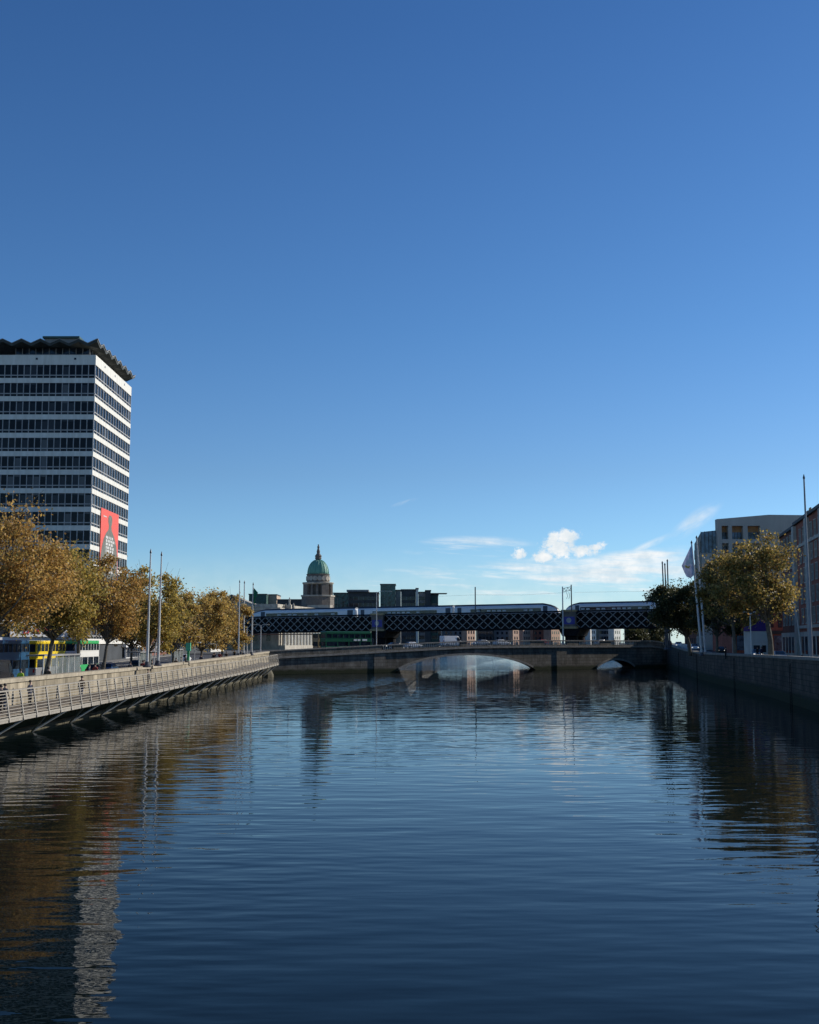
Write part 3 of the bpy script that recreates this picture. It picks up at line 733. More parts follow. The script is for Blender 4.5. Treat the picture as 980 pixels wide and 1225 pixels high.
def far_block(name, label, u0, u1, vtop, Y, m, z0=4.0, depth=18, turn=0, style=None, cat='building', m_g=None, roofm=None, side=None, group=None, **kw):
    x0, x1 = PX(u0, Y), PX(u1, Y); zt = PZ(vtop, Y); w_ = x1-x0
    root = thing(name, label, cat, ((x0+x1)/2, Y, z0), turn, group)
    if turn: w_ *= 1.5; depth = w_*.35
    h_ = zt-z0
    MB().box(-w_/2, w_/2, 0, depth, 0, h_).build('walls', m, root)
    MB().box(-w_/2-.25, w_/2+.25, -.25, depth+.25, h_, h_+.5).build('roof', roofm or M['darkclad'], root)
    fh = kw.get('fh', 3.3); n = max(1, int((h_-1)/fh))
    if style == 'band':
        band_windows(root, (-w_/2, 0, 0), (w_/2, 0, 0), 0, n, fh, kw.get('wh', 1.8), .9, m_g or M['glass'], kw.get('mull', 2.2), kw.get('mm', M['mullion']))
    if style == 'punch':
        windows_on(root, (-w_/2, 0, 0), (w_/2, 0, 0), 0, n, fh, kw.get('ww', 1.3), kw.get('wh', 1.7), kw.get('gap', 1.6), m_g or M['glass'])
    if style == 'curtain':
        band_windows(root, (-w_/2, 0, 0), (w_/2, 0, 0), 0, n, fh, fh-.35, .3, m_g or M['gglass'], kw.get('mull', 2.0), M['mullion'])
    if side:   # sunlit flank (+X)
        windows_on(root, (w_/2, 0, 0), (w_/2, depth, 0), 0, n, fh, 1.4, 1.7, 2.0, m_g or M['glass'])
    return root

# ------------------------------------------------------------------ slab office tower with folded roof
TX1, TY0 = -53.1, 194.0     # near right corner
TXL = -74.0; TY1 = 219.5
def pane_glass():
    m = bpy.data.materials.new('office_window_glass'); m.use_nodes = True; nt = m.node_tree; N = nt.nodes; L = nt.links; b = N['Principled BSDF']
    tc = N.new('ShaderNodeTexCoord'); vm = N.new('ShaderNodeVectorMath'); vm.operation = 'SNAP'; L.new(tc.outputs['Object'], vm.inputs[0]); vm.inputs[1].default_value = (1.1, 1.72, 3.13)
    wn_ = N.new('ShaderNodeTexWhiteNoise'); wn_.noise_dimensions = '3D'; L.new(vm.outputs[0], wn_.inputs['Vector'])
    rp = N.new('ShaderNodeValToRGB'); rp.color_ramp.interpolation = 'CONSTANT'; e = rp.color_ramp.elements
    e[0].color = (.008, .010, .014, 1); e[1].position = .55; e[1].color = (.016, .02, .026, 1)
    for p_, c_ in ((.78, (.035, .04, .048, 1)), (.92, (.10, .105, .11, 1))): x_ = e.new(p_); x_.color = c_
    L.new(wn_.outputs['Value'], rp.inputs[0]); L.new(rp.outputs[0], b.inputs['Base Color'])
    b.inputs['Roughness'].default_value = .12; b.inputs['Specular IOR Level'].default_value = .14
    return m
PANE = pane_glass()
tw = thing('office_tower', 'tall white banded office tower with a zigzag folded roof on the left bank', 'tower', (TX1, TY0, 2.8))
W_ = TX1-TXL; D_ = TY1-TY0
Hc = PZ(424.5, TY0)-2.8       # parapet height above ground
MB().box(-W_+.35, -.35, .35, D_-.35, 0, Hc-.3).build('core', M['darkclad'], tw)
FH = 3.13; zc = Hc
MB().box(-W_, 0, 0, D_, Hc-1.7, Hc).build('parapet_band', M['cream'], tw)
mb = MB()
for i in range(6): mb.lathe([(.16, 0), (.16, .03)], 10, (0,0,0))
k = 0; z = Hc-1.7
while z > 4 and k < 17:
    top = z; wbot = top-1.72; bot = top-FH
    g_ = MB().box(-W_+.12, -.12, .12, D_-.12, bot+.85, top).build('window_band', PANE, tw)
    mm = MB()
    n = 19
    for i in range(n+1):
        x = lerp(-W_+.1, -.1, i/n); mm.box(x-.07, x+.07, 0.02, .2, bot+.86, top-.002)
    for i in range(1, 15):
        y = lerp(0.1, D_-.1, i/14); mm.box(-.2, -.02, y-.08, y+.08, bot+.86, top-.002)
    mm.box(-W_+.03, -.03, .03, D_-.03, wbot-.17, wbot-.0)
    mm.build('mullions', mat('tower_mullion_paint', (.36, .36, .36), .6), g_)
    MB().box(-W_, 0, 0, D_, bot, bot+.85).build('spandrel', M['cream'], tw)
    z = bot; k += 1
# little round vents on the parapet
mb = MB()
for x in (-3.5, -10, -16.5): mb.box(x-.18, x+.18, -.03, 0.0, Hc-.85, Hc-.5)
for y in (6, 13, 20): mb.box(0, .03, y-.18, y+.18, Hc-.85, Hc-.5)
mb.build('vent', M['glass'], tw)
# penthouse glazing under the canopy
pent = MB().box(-14.2, -1.6, 1.8, D_-1.8, Hc, Hc+2.35).build('penthouse', M['glass'], tw)
mm = MB()
for i in range(12): x = lerp(-14.2, -1.6, i/11); mm.box(x-.06, x+.06, 1.7, 1.82, Hc, Hc+2.3)
for i in range(14): y = lerp(1.8, D_-1.8, i/13); mm.box(-1.62, -1.5, y-.06, y+.06, Hc, Hc+2.3)
mm.box(-14.2, -1.5, 1.68, 1.8, Hc, Hc+.5); mm.box(-1.6, -1.48, 1.68, D_-1.8, Hc, Hc+.5); mm.build('mullions', M['greyclad'], pent)
# folded canopy : zigzag on all edges
mb = MB(); nx, ny = 14, 14; cx0, cx1, cy0, cy1 = -W_-1.0, .5, -1.2, D_+.5; th = .22
def hz(i, n): return .75 if i % 2 == 0 else 0.0
grid = {}
zc0 = Hc+1.75
pts_top = []
for j in range(ny+1):
    for i in range(nx+1):
        x = lerp(cx0, cx1, i/nx); y = lerp(cy0, cy1, j/ny)
        e = min(i, nx-i, j, ny-j); edge = 1.0 if e == 0 else (.5 if e == 1 else 0)
        zz = 0
        if j in (0, ny): zz = hz(nx-i, nx)
        elif i in (0, nx): zz = hz(j, ny)
        else: zz = .2+.25*min(e, 3)/3
        pts_top.append(Vector((x, y, zc0+zz)))
idx = lambda i, j: j*(nx+1)+i
nn = len(pts_top)
vs = pts_top+[p-Vector((0, 0, .5)) for p in pts_top]; fs = []
for j in range(ny):
    for i in range(nx):
        a, b_, c, d = idx(i, j), idx(i+1, j), idx(i+1, j+1), idx(i, j+1)
        fs += [(a, b_, c), (a, c, d), (a+nn, c+nn, b_+nn), (a+nn, d+nn, c+nn)]
for i in range(nx): fs += [(idx(i, 0), idx(i+1, 0), idx(i+1, 0)+nn, idx(i, 0)+nn), (idx(i, ny), idx(i+1, ny), idx(i+1, ny)+nn, idx(i, ny)+nn)]
for j in range(ny): fs += [(idx(0, j), idx(0, j+1), idx(0, j+1)+nn, idx(0, j)+nn), (idx(nx, j), idx(nx, j+1), idx(nx, j+1)+nn, idx(nx, j)+nn)]
mb.add(vs, fs); can = mb.build('folded_canopy', mat('oxidised_canopy_metal', (.05, .06, .055), .6, col2=(.025, .03, .028)), tw)
mb = MB()   # pale drip edge
for i in range(nx):
    a, b_ = pts_top[idx(i, 0)], pts_top[idx(i+1, 0)]; mb.bar(a+Vector((0,-.06,-.02)), b_+Vector((0,-.06,-.02)), .1, .12)
for j in range(ny):
    a, b_ = pts_top[idx(nx, j)], pts_top[idx(nx, j+1)]; mb.bar(a+Vector((.06,0,-.02)), b_+Vector((.06,0,-.02)), .1, .14)
mb.build('drip_edge', M['greyclad'], can)
pxa = P(51, 402, TY0+3).x-TX1; pxb = P(95, 402, TY0+3).x-TX1; pzt = PZ(402, TY0+3)-2.8
MB().box(pxa+.3, pxb-.3, 3.4, 12, zc0+.3, pzt-.35).build('plant_room', M['greyclad'], tw); MB().box(pxa, pxb, 3, 12.4, pzt-.35, pzt).build('plant_room_roof', M['greenclad'], tw)
# banner on the sunlit flank
def ty(u):      # local y on flank seen at column u
    k_ = (u-CX)/F*.994; return TX1/(k_*1.0)*1.0 - TY0
def flank(u, v):
    # the flank plane x = TX1+0.05
    dx = (u-CX)/F; dy = (CY-v)/F; y = cos(PITCH)-dy*sin(PITCH); zz = sin(PITCH)+dy*cos(PITCH)
    Y = (TX1+.05)*y/dx; return Vector((.06, Y-TY0, EYE+zz/y*Y-2.8))
bn0 = flank(120.7, 607); bn1 = flank(141.5, 618)
zt_b = bn0.z; zb_b = flank(119, 690).z; y0b, y1b = bn0.y, bn1.y
bn = thing('banner', 'tall red banner with a grey standing figure hung on the tower side', 'banner', (TX1+.1, TY0+(y0b+y1b)/2, 2.8+zb_b), 0)
hw = (y1b-y0b)/2; hb = zt_b-zb_b
MB().box(.0, .04, -hw, hw, 0, hb).build('fabric', M['banner_red'], bn)
def sil(pts, m, nm, x=.04, t_=.02):
    return MB().prism([(x, y*hw, z*hb) for y, z in pts], (t_, 0, 0)).build(nm, m, bn)
sil([(-.95, 0), (.95, 0), (.95, .33), (.8, .5), (.6, .6), (.35, .68), (.2, .72), (.16, .78), (.24, .83), (.24, .90), (.12, .935), (-.08, .935), (-.2, .90), (-.2, .83), (-.12, .78), (-.15, .72), (-.4, .66), (-.65, .57), (-.82, .45), (-.95, .3)], M['banner_grey'], 'figure_print')
lt = MB(); random.seed(3)
for r_ in range(11):
    z0 = .08+r_*.05
    y = -.42
    while y < .32:
        ww_ = random.uniform(.1, .24); lt.box(.06, .075, y*hw, (y+ww_)*hw, z0*hb, (z0+.037)*hb); y += ww_+.07
MB().box(.04, .055, -.75*hw, -.4*hw, .885*hb, .9*hb).build('header_print', M['banner_white'], bn)
lt.build('lettering_print', M['banner_white'], bn)
# podium of the tower
pod = thing('podium_block', 'low white podium block with dark glazing at the foot of the tower', 'building', (-53.4, 222, 3.0))
MB().box(-24, 0, 0, 13, 0, 6.5).build('walls', M['white'], pod)
band_windows(pod, (-24, 0, 0), (0, 0, 0), 0, 2, 3.1, 1.9, .7, M['glass'], 2, M['mullion']); band_windows(pod, (0, 0, 0), (0, 13, 0), 0, 2, 3.1, 1.9, .7, M['glass'], 2, M['mullion'])
MB().box(-24.2, .3, -.3, 13.3, 6.5, 6.9).build('roof', M['slate'], pod)

# buildings behind the left trees
def simple_building(name, label, x1, y0, y1, h, m, z0, wdt=16, floors=None, style='band', roofm=None, mg=None):
    root = thing(name, label, 'building', (x1, y0, z0))
    D = y1-y0
    MB().box(-wdt, 0, 0, D, 0, h).build('walls', m, root)
    MB().box(-wdt-.2, .3, -.2, D+.2, h, h+.35).build('roof', roofm or M['slate'], root)
    fl = floors or max(1, int(h/3.2)); fh = h/fl
    for a, b_ in (((0, 0, 0), (0, D, 0)), ((-wdt, 0, 0), (0, 0, 0))):
        if style == 'band': band_windows(root, a, b_, 0, fl, fh, fh*.5, fh*.28, mg or M['glass'], 2.4, M['mullion'])
        else: windows_on(root, a, b_, 0, fl, fh, 1.3, fh*.55, 1.7, mg or M['glass'], M['white'])
    return root
wbld = simple_building('shop_building', 'white rendered shop building with red letters behind the yellow bus', 0, 0, 13, 7.3, M['white'], 2.6, floors=2, wdt=14)
wbld.location = (-48.9, 175.4, 2.6); wbld.rotation_euler.z = R(50)
# red letters
def text_mesh(s, size, m, parent, Mx, ext=.03):
    cu = bpy.data.curves.new('txt', 'FONT'); cu.body = s; cu.size = size; cu.extrude = ext; cu.align_x = 'CENTER'; cu.resolution_u = 2
    ob = bpy.data.objects.new('lettering', cu); COL.objects.link(ob)
    dg = bpy.context.evaluated_depsgraph_get(); me = bpy.data.meshes.new_from_object(ob.evaluated_get(dg))
    COL.objects.unlink(ob); bpy.data.objects.remove(ob)
    me.materials.clear(); me.materials.append(m)
    o = bpy.data.objects.new('lettering', me); COL.objects.link(o); o.parent = parent; o.matrix_basis = Mx; return o
MB().box(-12.0, -2.5, -.4, -.16, 4.7, 6.9).build('sign_board', M['white'], wbld)
text_mesh('B A R', 1.9, M['redletter'], wbld, Matrix.Translation((-7.8, -.46, 5.1))@Matrix.Rotation(pi/2, 4, 'X'))
simple_building('terrace_building', 'dark brick terrace building beside the white shop, behind the trees', -53.2, 100, 144, 9, M['brickdark'], 2.5, style='punch')
simple_building('terrace_building', 'brown brick building behind the two tall pale poles', -54, 237, 262, 7.5, M['brickdark'], 3.6, style='punch')
simple_building('terrace_building', 'dark grey building behind the orange tree near the railway bridge', -52, 266, 300, 8.5, M['darkclad'], 4.0, style='band')
simple_building('pub_building', 'pale corner building under the left end of the lattice bridge', -52, 308, 330, 6.5, M['paleclad'], 4.0, style='punch')

# ------------------------------------------------------------------ domed stone building
FA = Vector((-44.6, 402, 0)); FB = Vector((-25, 507, 0)); fd = (FB-FA).normalized(); fn = Vector((fd.y, -fd.x, 0))
ang = math.atan2(fd.y, fd.x)
dm = thing('domed_custom_building', 'long pale stone building with columned drum and green copper dome', 'domed building', (FA.x, FA.y, 4.0), ang)
Lf = (FB-FA).length; HB = 13.5
MB().box(0, Lf, 0, 45, 0, HB).build('walls', M['portland'], dm)
MB().box(-.4, Lf+.4, -.5, 45.4, HB, HB+.9).build('cornice', M['portland'], dm)
MB().box(0, Lf, .6, 44, HB+.9, HB+2.1).build('balustrade', M['portland'], dm)
mb = MB(); 
x = 2.5
while x < Lf-2:
    mb.tube([(x, -1.1, 1.5), (x, -1.1, 11.6)], [.75, .62], 12); x += 4.1
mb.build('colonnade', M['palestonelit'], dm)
MB().box(0, Lf, -2.0, -.01, 11.6, HB-.02).build('entablature', M['portland'], dm); MB().box(0, Lf, -2.2, -.01, 0, 1.5).build('plinth', M['portland'], dm)
x = 4.5
while x < Lf-2:
    MB().box(x-.65, x+.65, -.08, 0, 3, 9.8).build('window', M['glass'], dm); x += 4.1
for i in range(9): MB().box(-.06, 0, 3+i*4.7, 4.4+i*4.7, 3, 9.5).build('window', M['glass'], dm)
# pediment with statues
mb = MB(); mb.prism([(-.6, 6, HB+.9), (-.6, 22, HB+.9), (-.6, 14, HB+4)], (5, 0, 0)); mb.build('pediment', M['portland'], dm)
# drum and dome, in world position -> local
def dl(p): return Matrix.Rotation(-ang, 4, 'Z')@(Vector(p)-Vector((FA.x, FA.y, 4.0)))
DY = 470.0; pc = P(380, 768, DY); dc = dl((pc.x, DY, 0)); px = DY/F
zz = lambda v: PZ(v, DY)-4
mb = MB(); hb_ = 17.5*px
zb0, zb1 = HB, zz(714)
Rb = [(-1, -.55), (-.55, -1), (.55, -1), (1, -.55), (1, .55), (.55, 1), (-.55, 1), (-1, .55)]
mb.prism([(dc.x+a*hb_, dc.y+b_*hb_, zb0) for a, b_ in Rb], (0, 0, zb1-zb0)); mb.build('drum_base', M['darkstone'], dm)
MB().prism([(dc.x+a*hb_*1.05, dc.y+b_*hb_*1.05, zb1) for a, b_ in Rb], (0,0,.6)).build('drum_ledge', M['portland'], dm)
MB().lathe([(12.4*px, zb1+.6), (12.4*px, zz(697))], 32, (dc.x, dc.y, 0)).build('drum', M['darkstone'], dm)
mb = MB()
for i in range(16):
    a = 2*pi*(i+.5)/16; rr = 16.2*px
    mb.tube([(dc.x+rr*cos(a), dc.y+rr*sin(a), zb1+.6), (dc.x+rr*cos(a), dc.y+rr*sin(a), zz(699.5))], [.55, .46], 10)
mb.build('drum_column', M['darkstone'], dm)
mb = MB()
for i in range(4):
    a = pi/4+i*pi/2; c = Vector((dc.x+15*px*cos(a), dc.y+15*px*sin(a), 0))
    Mz = Matrix.Translation(c)@Matrix.Rotation(a, 4, 'Z'); MB().box(-.9, .9, -1.6, 1.6, zb1+.6, zz(699.5), Mz).build('drum_buttress', M['darkstone'], dm)
MB().lathe([(17.5*px, zz(699.5)), (18.2*px, zz(698.8)), (19*px, zz(697.6)), (18.6*px, zz(697))], 32, (dc.x, dc.y, 0)).build('drum_cornice', M['portland'], dm)
MB().lathe([(13.6*px, zz(697)), (13.4*px, zz(688.5)), (14.2*px, zz(687.5)), (13.6*px, zz(687))], 32, (dc.x, dc.y, 0)).build('attic', M['darkstone'], dm)
mb = MB()
for i in range(16):
    a = 2*pi*i/16; c = Vector((dc.x+13.6*px*cos(a), dc.y+13.6*px*sin(a), 0))
    mb.lathe([(.95, 0), (.95, .35)], 14)
    n0 = len(mb.v)-28; Mz = Matrix.Translation((c.x, c.y, zz(692.3)))@Matrix.Rotation(a, 4, 'Z')@Matrix.Rotation(pi/2, 4, 'Y')
    for q in range(n0, len(mb.v)): mb.v[q] = tuple(Mz@(Vector(mb.v[q])-Vector((0, 0, .15))))
mb.build('oculus', M['portland'], dm)
prof = [(12.7*px*cos(t_)**.9 if t_ < 1.5 else .9, zz(687)+(zz(669.5)-zz(687))*sin(t_)) for t_ in np.linspace(0, 1.5, 14)]
dome = MB().lathe(prof, 40, (dc.x, dc.y, 0)).build('dome', M['copper'], dm, smooth=True)
mb = MB()
for i in range(20):
    a = 2*pi*i/20; mb.tube([(dc.x+(r+.04)*cos(a), dc.y+(r+.04)*sin(a), z_) for r, z_ in prof], .09, 5)
mb.build('dome_rib', M['copper'], dome)
z0 = zz(670.5)
MB().lathe([(1.1, z0-.6), (1.0, z0+.4), (1.35, z0+.6), (1.25, z0+1.4), (1.45, z0+1.8), (.95, z0+2.4), (.6, z0+2.9), (.62, z0+3.2)], 12, (dc.x, dc.y, 0)).build('pedestal', M['darkstone'], dm)
zs = z0+3.1
MB().lathe([(.62, 0), (.7, .5), (.52, 1.2), (.34, 1.7), (.45, 2.1), (.5, 2.5), (.2, 2.75), (.2, 2.85), (.27, 3.0), (.26, 3.25), (.1, 3.4)], 10, (dc.x, dc.y, zs)).tube([(dc.x+.3, dc.y, zs+2.4), (dc.x+.62, dc.y, zs+2.0), (dc.x+.7, dc.y, zs+1.3)], .12, 6).tube([(dc.x-.3, dc.y, zs+2.4), (dc.x-.55, dc.y, zs+2.9), (dc.x-.3, dc.y, zs+3.4)], .1, 6).build('statue', M['darkstone'], dm)
# attic statues group on the roof line near x=347
rp_ = dl(P(347, 730, 410)); zst = PZ(729, 410)-4
mb = MB(); mb.box(rp_.x-2.2, rp_.x+2.2, rp_.y-1, rp_.y+1, HB+2, zst)
mb.build('statue_pedestal', M['portland'], dm)
mb = MB()
for dx_, hh in ((-1.2, 2.2), (.2, 4.2), (1.5, 2.0)):
    mb.lathe([(.55, 0), (.5, .3*hh), (.3, .55*hh), (.42, .75*hh), (.15, .84*hh), (.22, .92*hh), (.08, hh)], 8, (rp_.x+dx_*.25, rp_.y+dx_*1.1, zst))
mb.build('statue_group', M['portland'], dm)
ch = dl(P(383, 727, 455)); mb = MB(); mb.box(ch.x-2, ch.x+2, ch.y-4.5, ch.y+4.5, HB, PZ(724, 455)-4); mb.build('roof_block', M['portland'], dm)

# ------------------------------------------------------------------ far blocks
far_block('glass_office', 'dark green glazed block behind the green flag', 297, 318, 711.5, 600, M['greenclad'], style='band', m_g=M['gglass'])
far_block('office_block', 'small tan topped block right of the dark green glazed block', 318.5, 330.5, 712, 610, M['tan'], style='punch')
far_block('office_block', 'low charcoal block between the tan block and the statue group', 331, 361, 718, 585, M['darkclad'], style='band')
far_block('glass_office', 'pale green glass block just right of the copper dome', 398.5, 417.5, 710, 640, M['gglass'], style='curtain', side=True)
bb = far_block('office_block', 'wide charcoal office block with a flat overhanging roof right of the dome', 416.5, 452.5, 709.5, 600, M['darkclad'], style='band')
x0, x1 = PX(414.5, 600), PX(441, 600); c0 = bb.location.x
MB().box(x0-c0, x1-c0, -1.5, 14, PZ(709.2, 600)-3.4, PZ(705.6, 600)-4).build('penthouse', M['greyclad'], bb)
far_block('glass_tower', 'tallest green glass block in the row behind the train', 455, 473, 699.5, 640, M['gglass'], style='curtain', side=True)
far_block('office_block', 'short pale flank block beside the tallest green glass block', 473.5, 479.5, 706.5, 650, M['greyclad'], style='punch')
far_block('office_block', 'charcoal stepped block left of the pale fin', 480, 497.5, 706, 600, M['darkclad'], style='band')
far_block('office_block', 'narrow pale concrete stair block between two charcoal blocks', 497.8, 500.5, 704.5, 598, M['paleclad'], style=None)
far_block('office_block', 'grey block with taller core, third from the right end of the row', 501, 509, 709, 600, M['greyclad'], style='band')
far_block('office_block', 'charcoal core block with pale right edge near the end of the row', 509.3, 515.5, 707, 598, M['darkclad'], style='punch')
eb = far_block('office_block', 'end block of the row with a thin projecting roof slab', 515.8, 524.5, 712, 605, M['greenclad'], style='band')
MB().box(-2.2, 6.5, -2, 12, PZ(711.3, 605)-3.4, PZ(709.6, 605)-4).build('roof_slab', M['greyclad'], eb)
# gabled roof left
gb = thing('gabled_building', 'dark slate gabled building showing above the last golden tree', 'building', (PX(276, 420), 420, 4))
gw = (PX(291, 420)-PX(262, 420))/2; gh = PZ(722, 420)-4; gp = PZ(711, 420)-4
MB().box(-gw, gw, 0, 14, 0, gh).build('walls', M['brickdark'], gb)
MB().prism([(-gw-.3, -.3, gh), (gw+.3, -.3, gh), (0, -.3, gp)], (0, 14.6, 0)).build('roof', M['slate'], gb)
windows_on(gb, (-gw, 0, 0), (gw, 0, 0), 0, 4, 3.4, 1.2, 1.6, 1.4, M['glass'])
far_block('terrace_building', 'pale roofed brick building just right of the dark slate gable', 284, 297, 722, 470, M['brickdark'], style='punch', roofm=M['paleclad'])
# seen under the lattice bridge
blocks = [(462, 476, 744, 760, 'paleclad', 'punch', 'pale rendered far building under the left part of the lattice'),
 (477, 500, 741, 700, 'greyclad', 'band', 'grey far building behind the white car on the bridge'),
 (501, 528, 744, 720, 'darkclad', 'band', 'charcoal far building left of the white van'),
 (529, 556, 742, 740, 'greyclad', 'punch', 'grey far building behind the white van'),
 (557, 571, 738, 690, 'brickfar', 'punch', 'sunlit pink brick building right of the white van'),
 (572, 590, 745, 730, 'darkclad', 'band', 'dark far building right of the first pink brick building'),
 (591, 611, 742, 740, 'greyclad', 'punch', 'grey far building left of the second pink brick building'),
 (612, 623, 739, 690, 'brickfar', 'punch', 'narrow pink brick building left of the taller pier'),
 (624, 637, 742, 710, 'brickfar', 'punch', 'wider pink brick building near the pier with the portal'),
 (638, 655, 744, 740, 'brickdark', 'punch', 'brown brick far building left of the pier'),
 (656, 674, 740, 720, 'brickfar', 'punch', 'pink brick far building behind the mast portal post'),
 (691, 703, 736, 700, 'gglass', 'curtain', 'green glass far building right of the pier'),
 (704, 716, 738, 680, 'paleclad', 'punch', 'pale far tower right of the green glass building'),
 (717, 731, 742, 700, 'greyclad', 'band', 'grey far building between two pale buildings'),
 (732, 746, 738, 690, 'paleclad', 'punch', 'pale far building left of the small dark tree')]
for (u0, u1, vt, Y, mm_, st_, lab) in blocks: far_block('riverside_building', lab, u0, u1, vt, Y, M[mm_], z0=4, style=st_, side=(st_ == 'punch'), depth=22, turn=(R(58) if mm_ in ('brickfar', 'paleclad') else 0))
far_block('station_canopy_building', 'long low building with white roof under the lattice at the right', 757, 800, 752, 470, M['darkclad'], z0=4.6, style='band', roofm=M['white'])

# ------------------------------------------------------------------ right bank buildings
# tall grey concrete building with recessed openings
mo = P(862, 768, 262); MC = Vector((mo.x, 262, 4.8))
mb_t = thing('concrete_office', 'modern grey concrete office with three deep bronze framed openings at its top', 'building', MC)
Hm = PZ(621, 262)-4.8; Wm = 30.0; x2 = PX(925, 262)-MC.x
h_side = PZ(640, 262)-4.8
mb = MB()
ops = [(867.5, 875.5), (880, 893.5), (899, 914)]
zt_o, zb_o = PZ(629, 262)-4.8, PZ(645, 262)-4.8
xs_o = [0]+[PX(u, 262)-MC.x for o in ops for u in o]+[Wm]
for i in range(0, len(xs_o)-1, 2): mb.box(xs_o[i], xs_o[i+1], 0, 1.6, 0, zt_o)           # piers
mb.prism([(0, 0, zt_o), (Wm, 0, zt_o), (Wm, 0, Hm+.8), (x2, 0, Hm+1.0), (0, 0, Hm)], (0, 1.6, 0))
rows = [zb_o, zb_o-4.2, zb_o-8.0, zb_o-11.8, zb_o-15.6, zb_o-19.4]
for i in range(1, len(xs_o)-1, 2):
    for j, zr_ in enumerate(rows): mb.box(xs_o[i], xs_o[i+1], .1, 1.6, max(0, zr_-.9), zr_)
mb.build('facade', M['concrete'], mb_t)
mb = MB(); mb.prism([(0.02, 1.6, 0), (Wm, 1.6, 0), (Wm, 1.6, Hm+.7), (x2, 1.6, Hm+.9), (0.02, 1.6, Hm-.1)], (9.5, 30, 0)); mb.build('body', M['concrete'], mb_t)
for i in range(1, len(xs_o)-1, 2):
    MB().box(xs_o[i], xs_o[i+1], 1.45, 1.58, zb_o, zt_o).build('recess_panel', M['bronze'], mb_t)
    lev = [zb_o]+[r for r in rows[1:]]
    for j, zr_ in enumerate(rows):
        hh = (zt_o-zb_o)*.55 if j == 0 else 2.7
        g_ = MB().box(xs_o[i]+.15, xs_o[i+1]-.15, 1.3, 1.4, zr_, zr_+hh).build('window', glass_mat('sky_blue_glass', (.10, .16, .22), .1), mb_t)
        fm = MB(); 
        for q in range(4): xq = lerp(xs_o[i]+.15, xs_o[i+1]-.15, q/3); fm.box(xq-.05, xq+.05, 1.2, 1.3, zr_, zr_+hh)
        fm.build('frame', M['darkpole'], g_)
# glazed corner and river flank, lower
sd = Vector((PX(833, 300)-MC.x, 38, 0)); hs = PZ(634, 262)-4.8
mb = MB(); mb.prism([(-.02, 1.2, 0), (-.02, 1.2, hs), (PX(846, 262)-MC.x, 3.0, hs-.2), (PX(846, 262)-MC.x, 3.0, 0)], (5, 12, 0)); mb.build('corner_block', M['concrete'], mb_t)
xg = PX(846, 262)-MC.x
gx = MB().prism([(-.05, 1.1, hs-5), (-.05, 1.1, hs), (xg, 2.9, hs-.2), (xg, 2.9, hs-5)], (0, -.08, 0)).build('corner_glazing', glass_mat('sky_blue_glass'), mb_t)
mb = MB()
for q in range(5): p_ = Vector((-.05, .98, hs-5)).lerp(Vector((xg, 2.78, hs-5)), q/4); mb.bar(p_, p_+Vector((0,0,4.9)), .1)
mb.build('mullion', M['darkpole'], gx)
mb = MB(); xe = PX(834, 296)-MC.x
mb.prism([(xg, 3, 0), (xe, 34, 0), (xe+10, 34, 0), (xg+6, 3, 0)], (0, 0, hs-.3)); mb.build('river_wing', M['darkclad'], mb_t)
windows_on(mb_t, (xe, 34, 0), (xg, 3, 0), 0, 7, 3.6, 1.8, 2.2, 1.6, glass_mat('sky_blue_glass'), M['palestone'])

# red brick building, near right
BP0 = Vector((62.0, 170.5, 3.9)); BP1 = Vector((PX(937, 231), 231, 3.9))
bd = (BP1-BP0); bd.z = 0; Lb = bd.length; bd.normalize(); bang = math.atan2(bd.y, bd.x)
bk = thing('brick_building', 'tall red brick building with pale stone pilasters at the right edge', 'building', BP0, bang)
# local: x along facade (away from camera), y to the left of travel => -y is away from river (right side)
H1 = PZ(607, 171)-3.9; H2 = PZ(632, 222)-3.9
sY = lambda Y: (Y-BP0.y)/bd.y
secs = [(0, sY(209), 23.4, 'brick'), (sY(209), Lb, 23.0, 'brickdark')]
for a, b_, h_, m_ in secs:
    MB().box(a, b_, -10, 0, 0, h_).build('walls', M[m_], bk)
    MB().box(a, b_, -10, .5, h_, h_+.5).build('cornice', M['slate'], bk)
for xx in (sY(179), sY(194), sY(209)):
    MB().box(xx-1.3, xx+1.3, 0, .55, 0, 23.2).build('pilaster', M['palestone'], bk)
for zz_ in (5.0, 19.0): MB().box(0, sY(209)-1.3, 0, .3, zz_, zz_+.5).build('string_course', M['palestone'], bk)
MB().box(0, Lb, .0, .25, 0, 4.4).build('ground_floor', M['palestone'], bk)
for x_ in np.arange(2.5, Lb-1.5, 4.2):
    if any(abs(x_+.9-q) < 2.3 for q in (sY(179), sY(194), sY(209))): continue
    for fl in range(5):
        z_ = 5.9+fl*3.45; 
        p_ = MB().box(x_, x_+1.8, -.05, .06, z_, z_+2.4).build('window', M['glass'], bk)
        f = MB().box(x_-.12, x_+1.92, .06, .2, z_-.2, z_).box(x_-.1, x_, .02, .16, z_, z_+2.4).box(x_+1.8, x_+1.9, .02, .16, z_, z_+2.4).box(x_, x_+1.8, .06, .14, z_+1.15, z_+1.27).box(x_+.85, x_+.95, .06, .14, z_, z_+2.4).box(x_-.1, x_+1.9, .02, .18, z_+2.4, z_+2.55)
        f.build('frame', M['palestone'], p_)
    MB().box(x_-.4, x_+2.2, .25, .3, .6, 3.6).build('shop_window', M['glass'], bk)
# end wall facing camera
for fl in range(5):
    for yy_ in (-8, -3.5): MB().box(-.06, 0, yy_, yy_+1.8, 5.9+fl*3.45, 8.2+fl*3.45).build('window', M['glass'], bk)

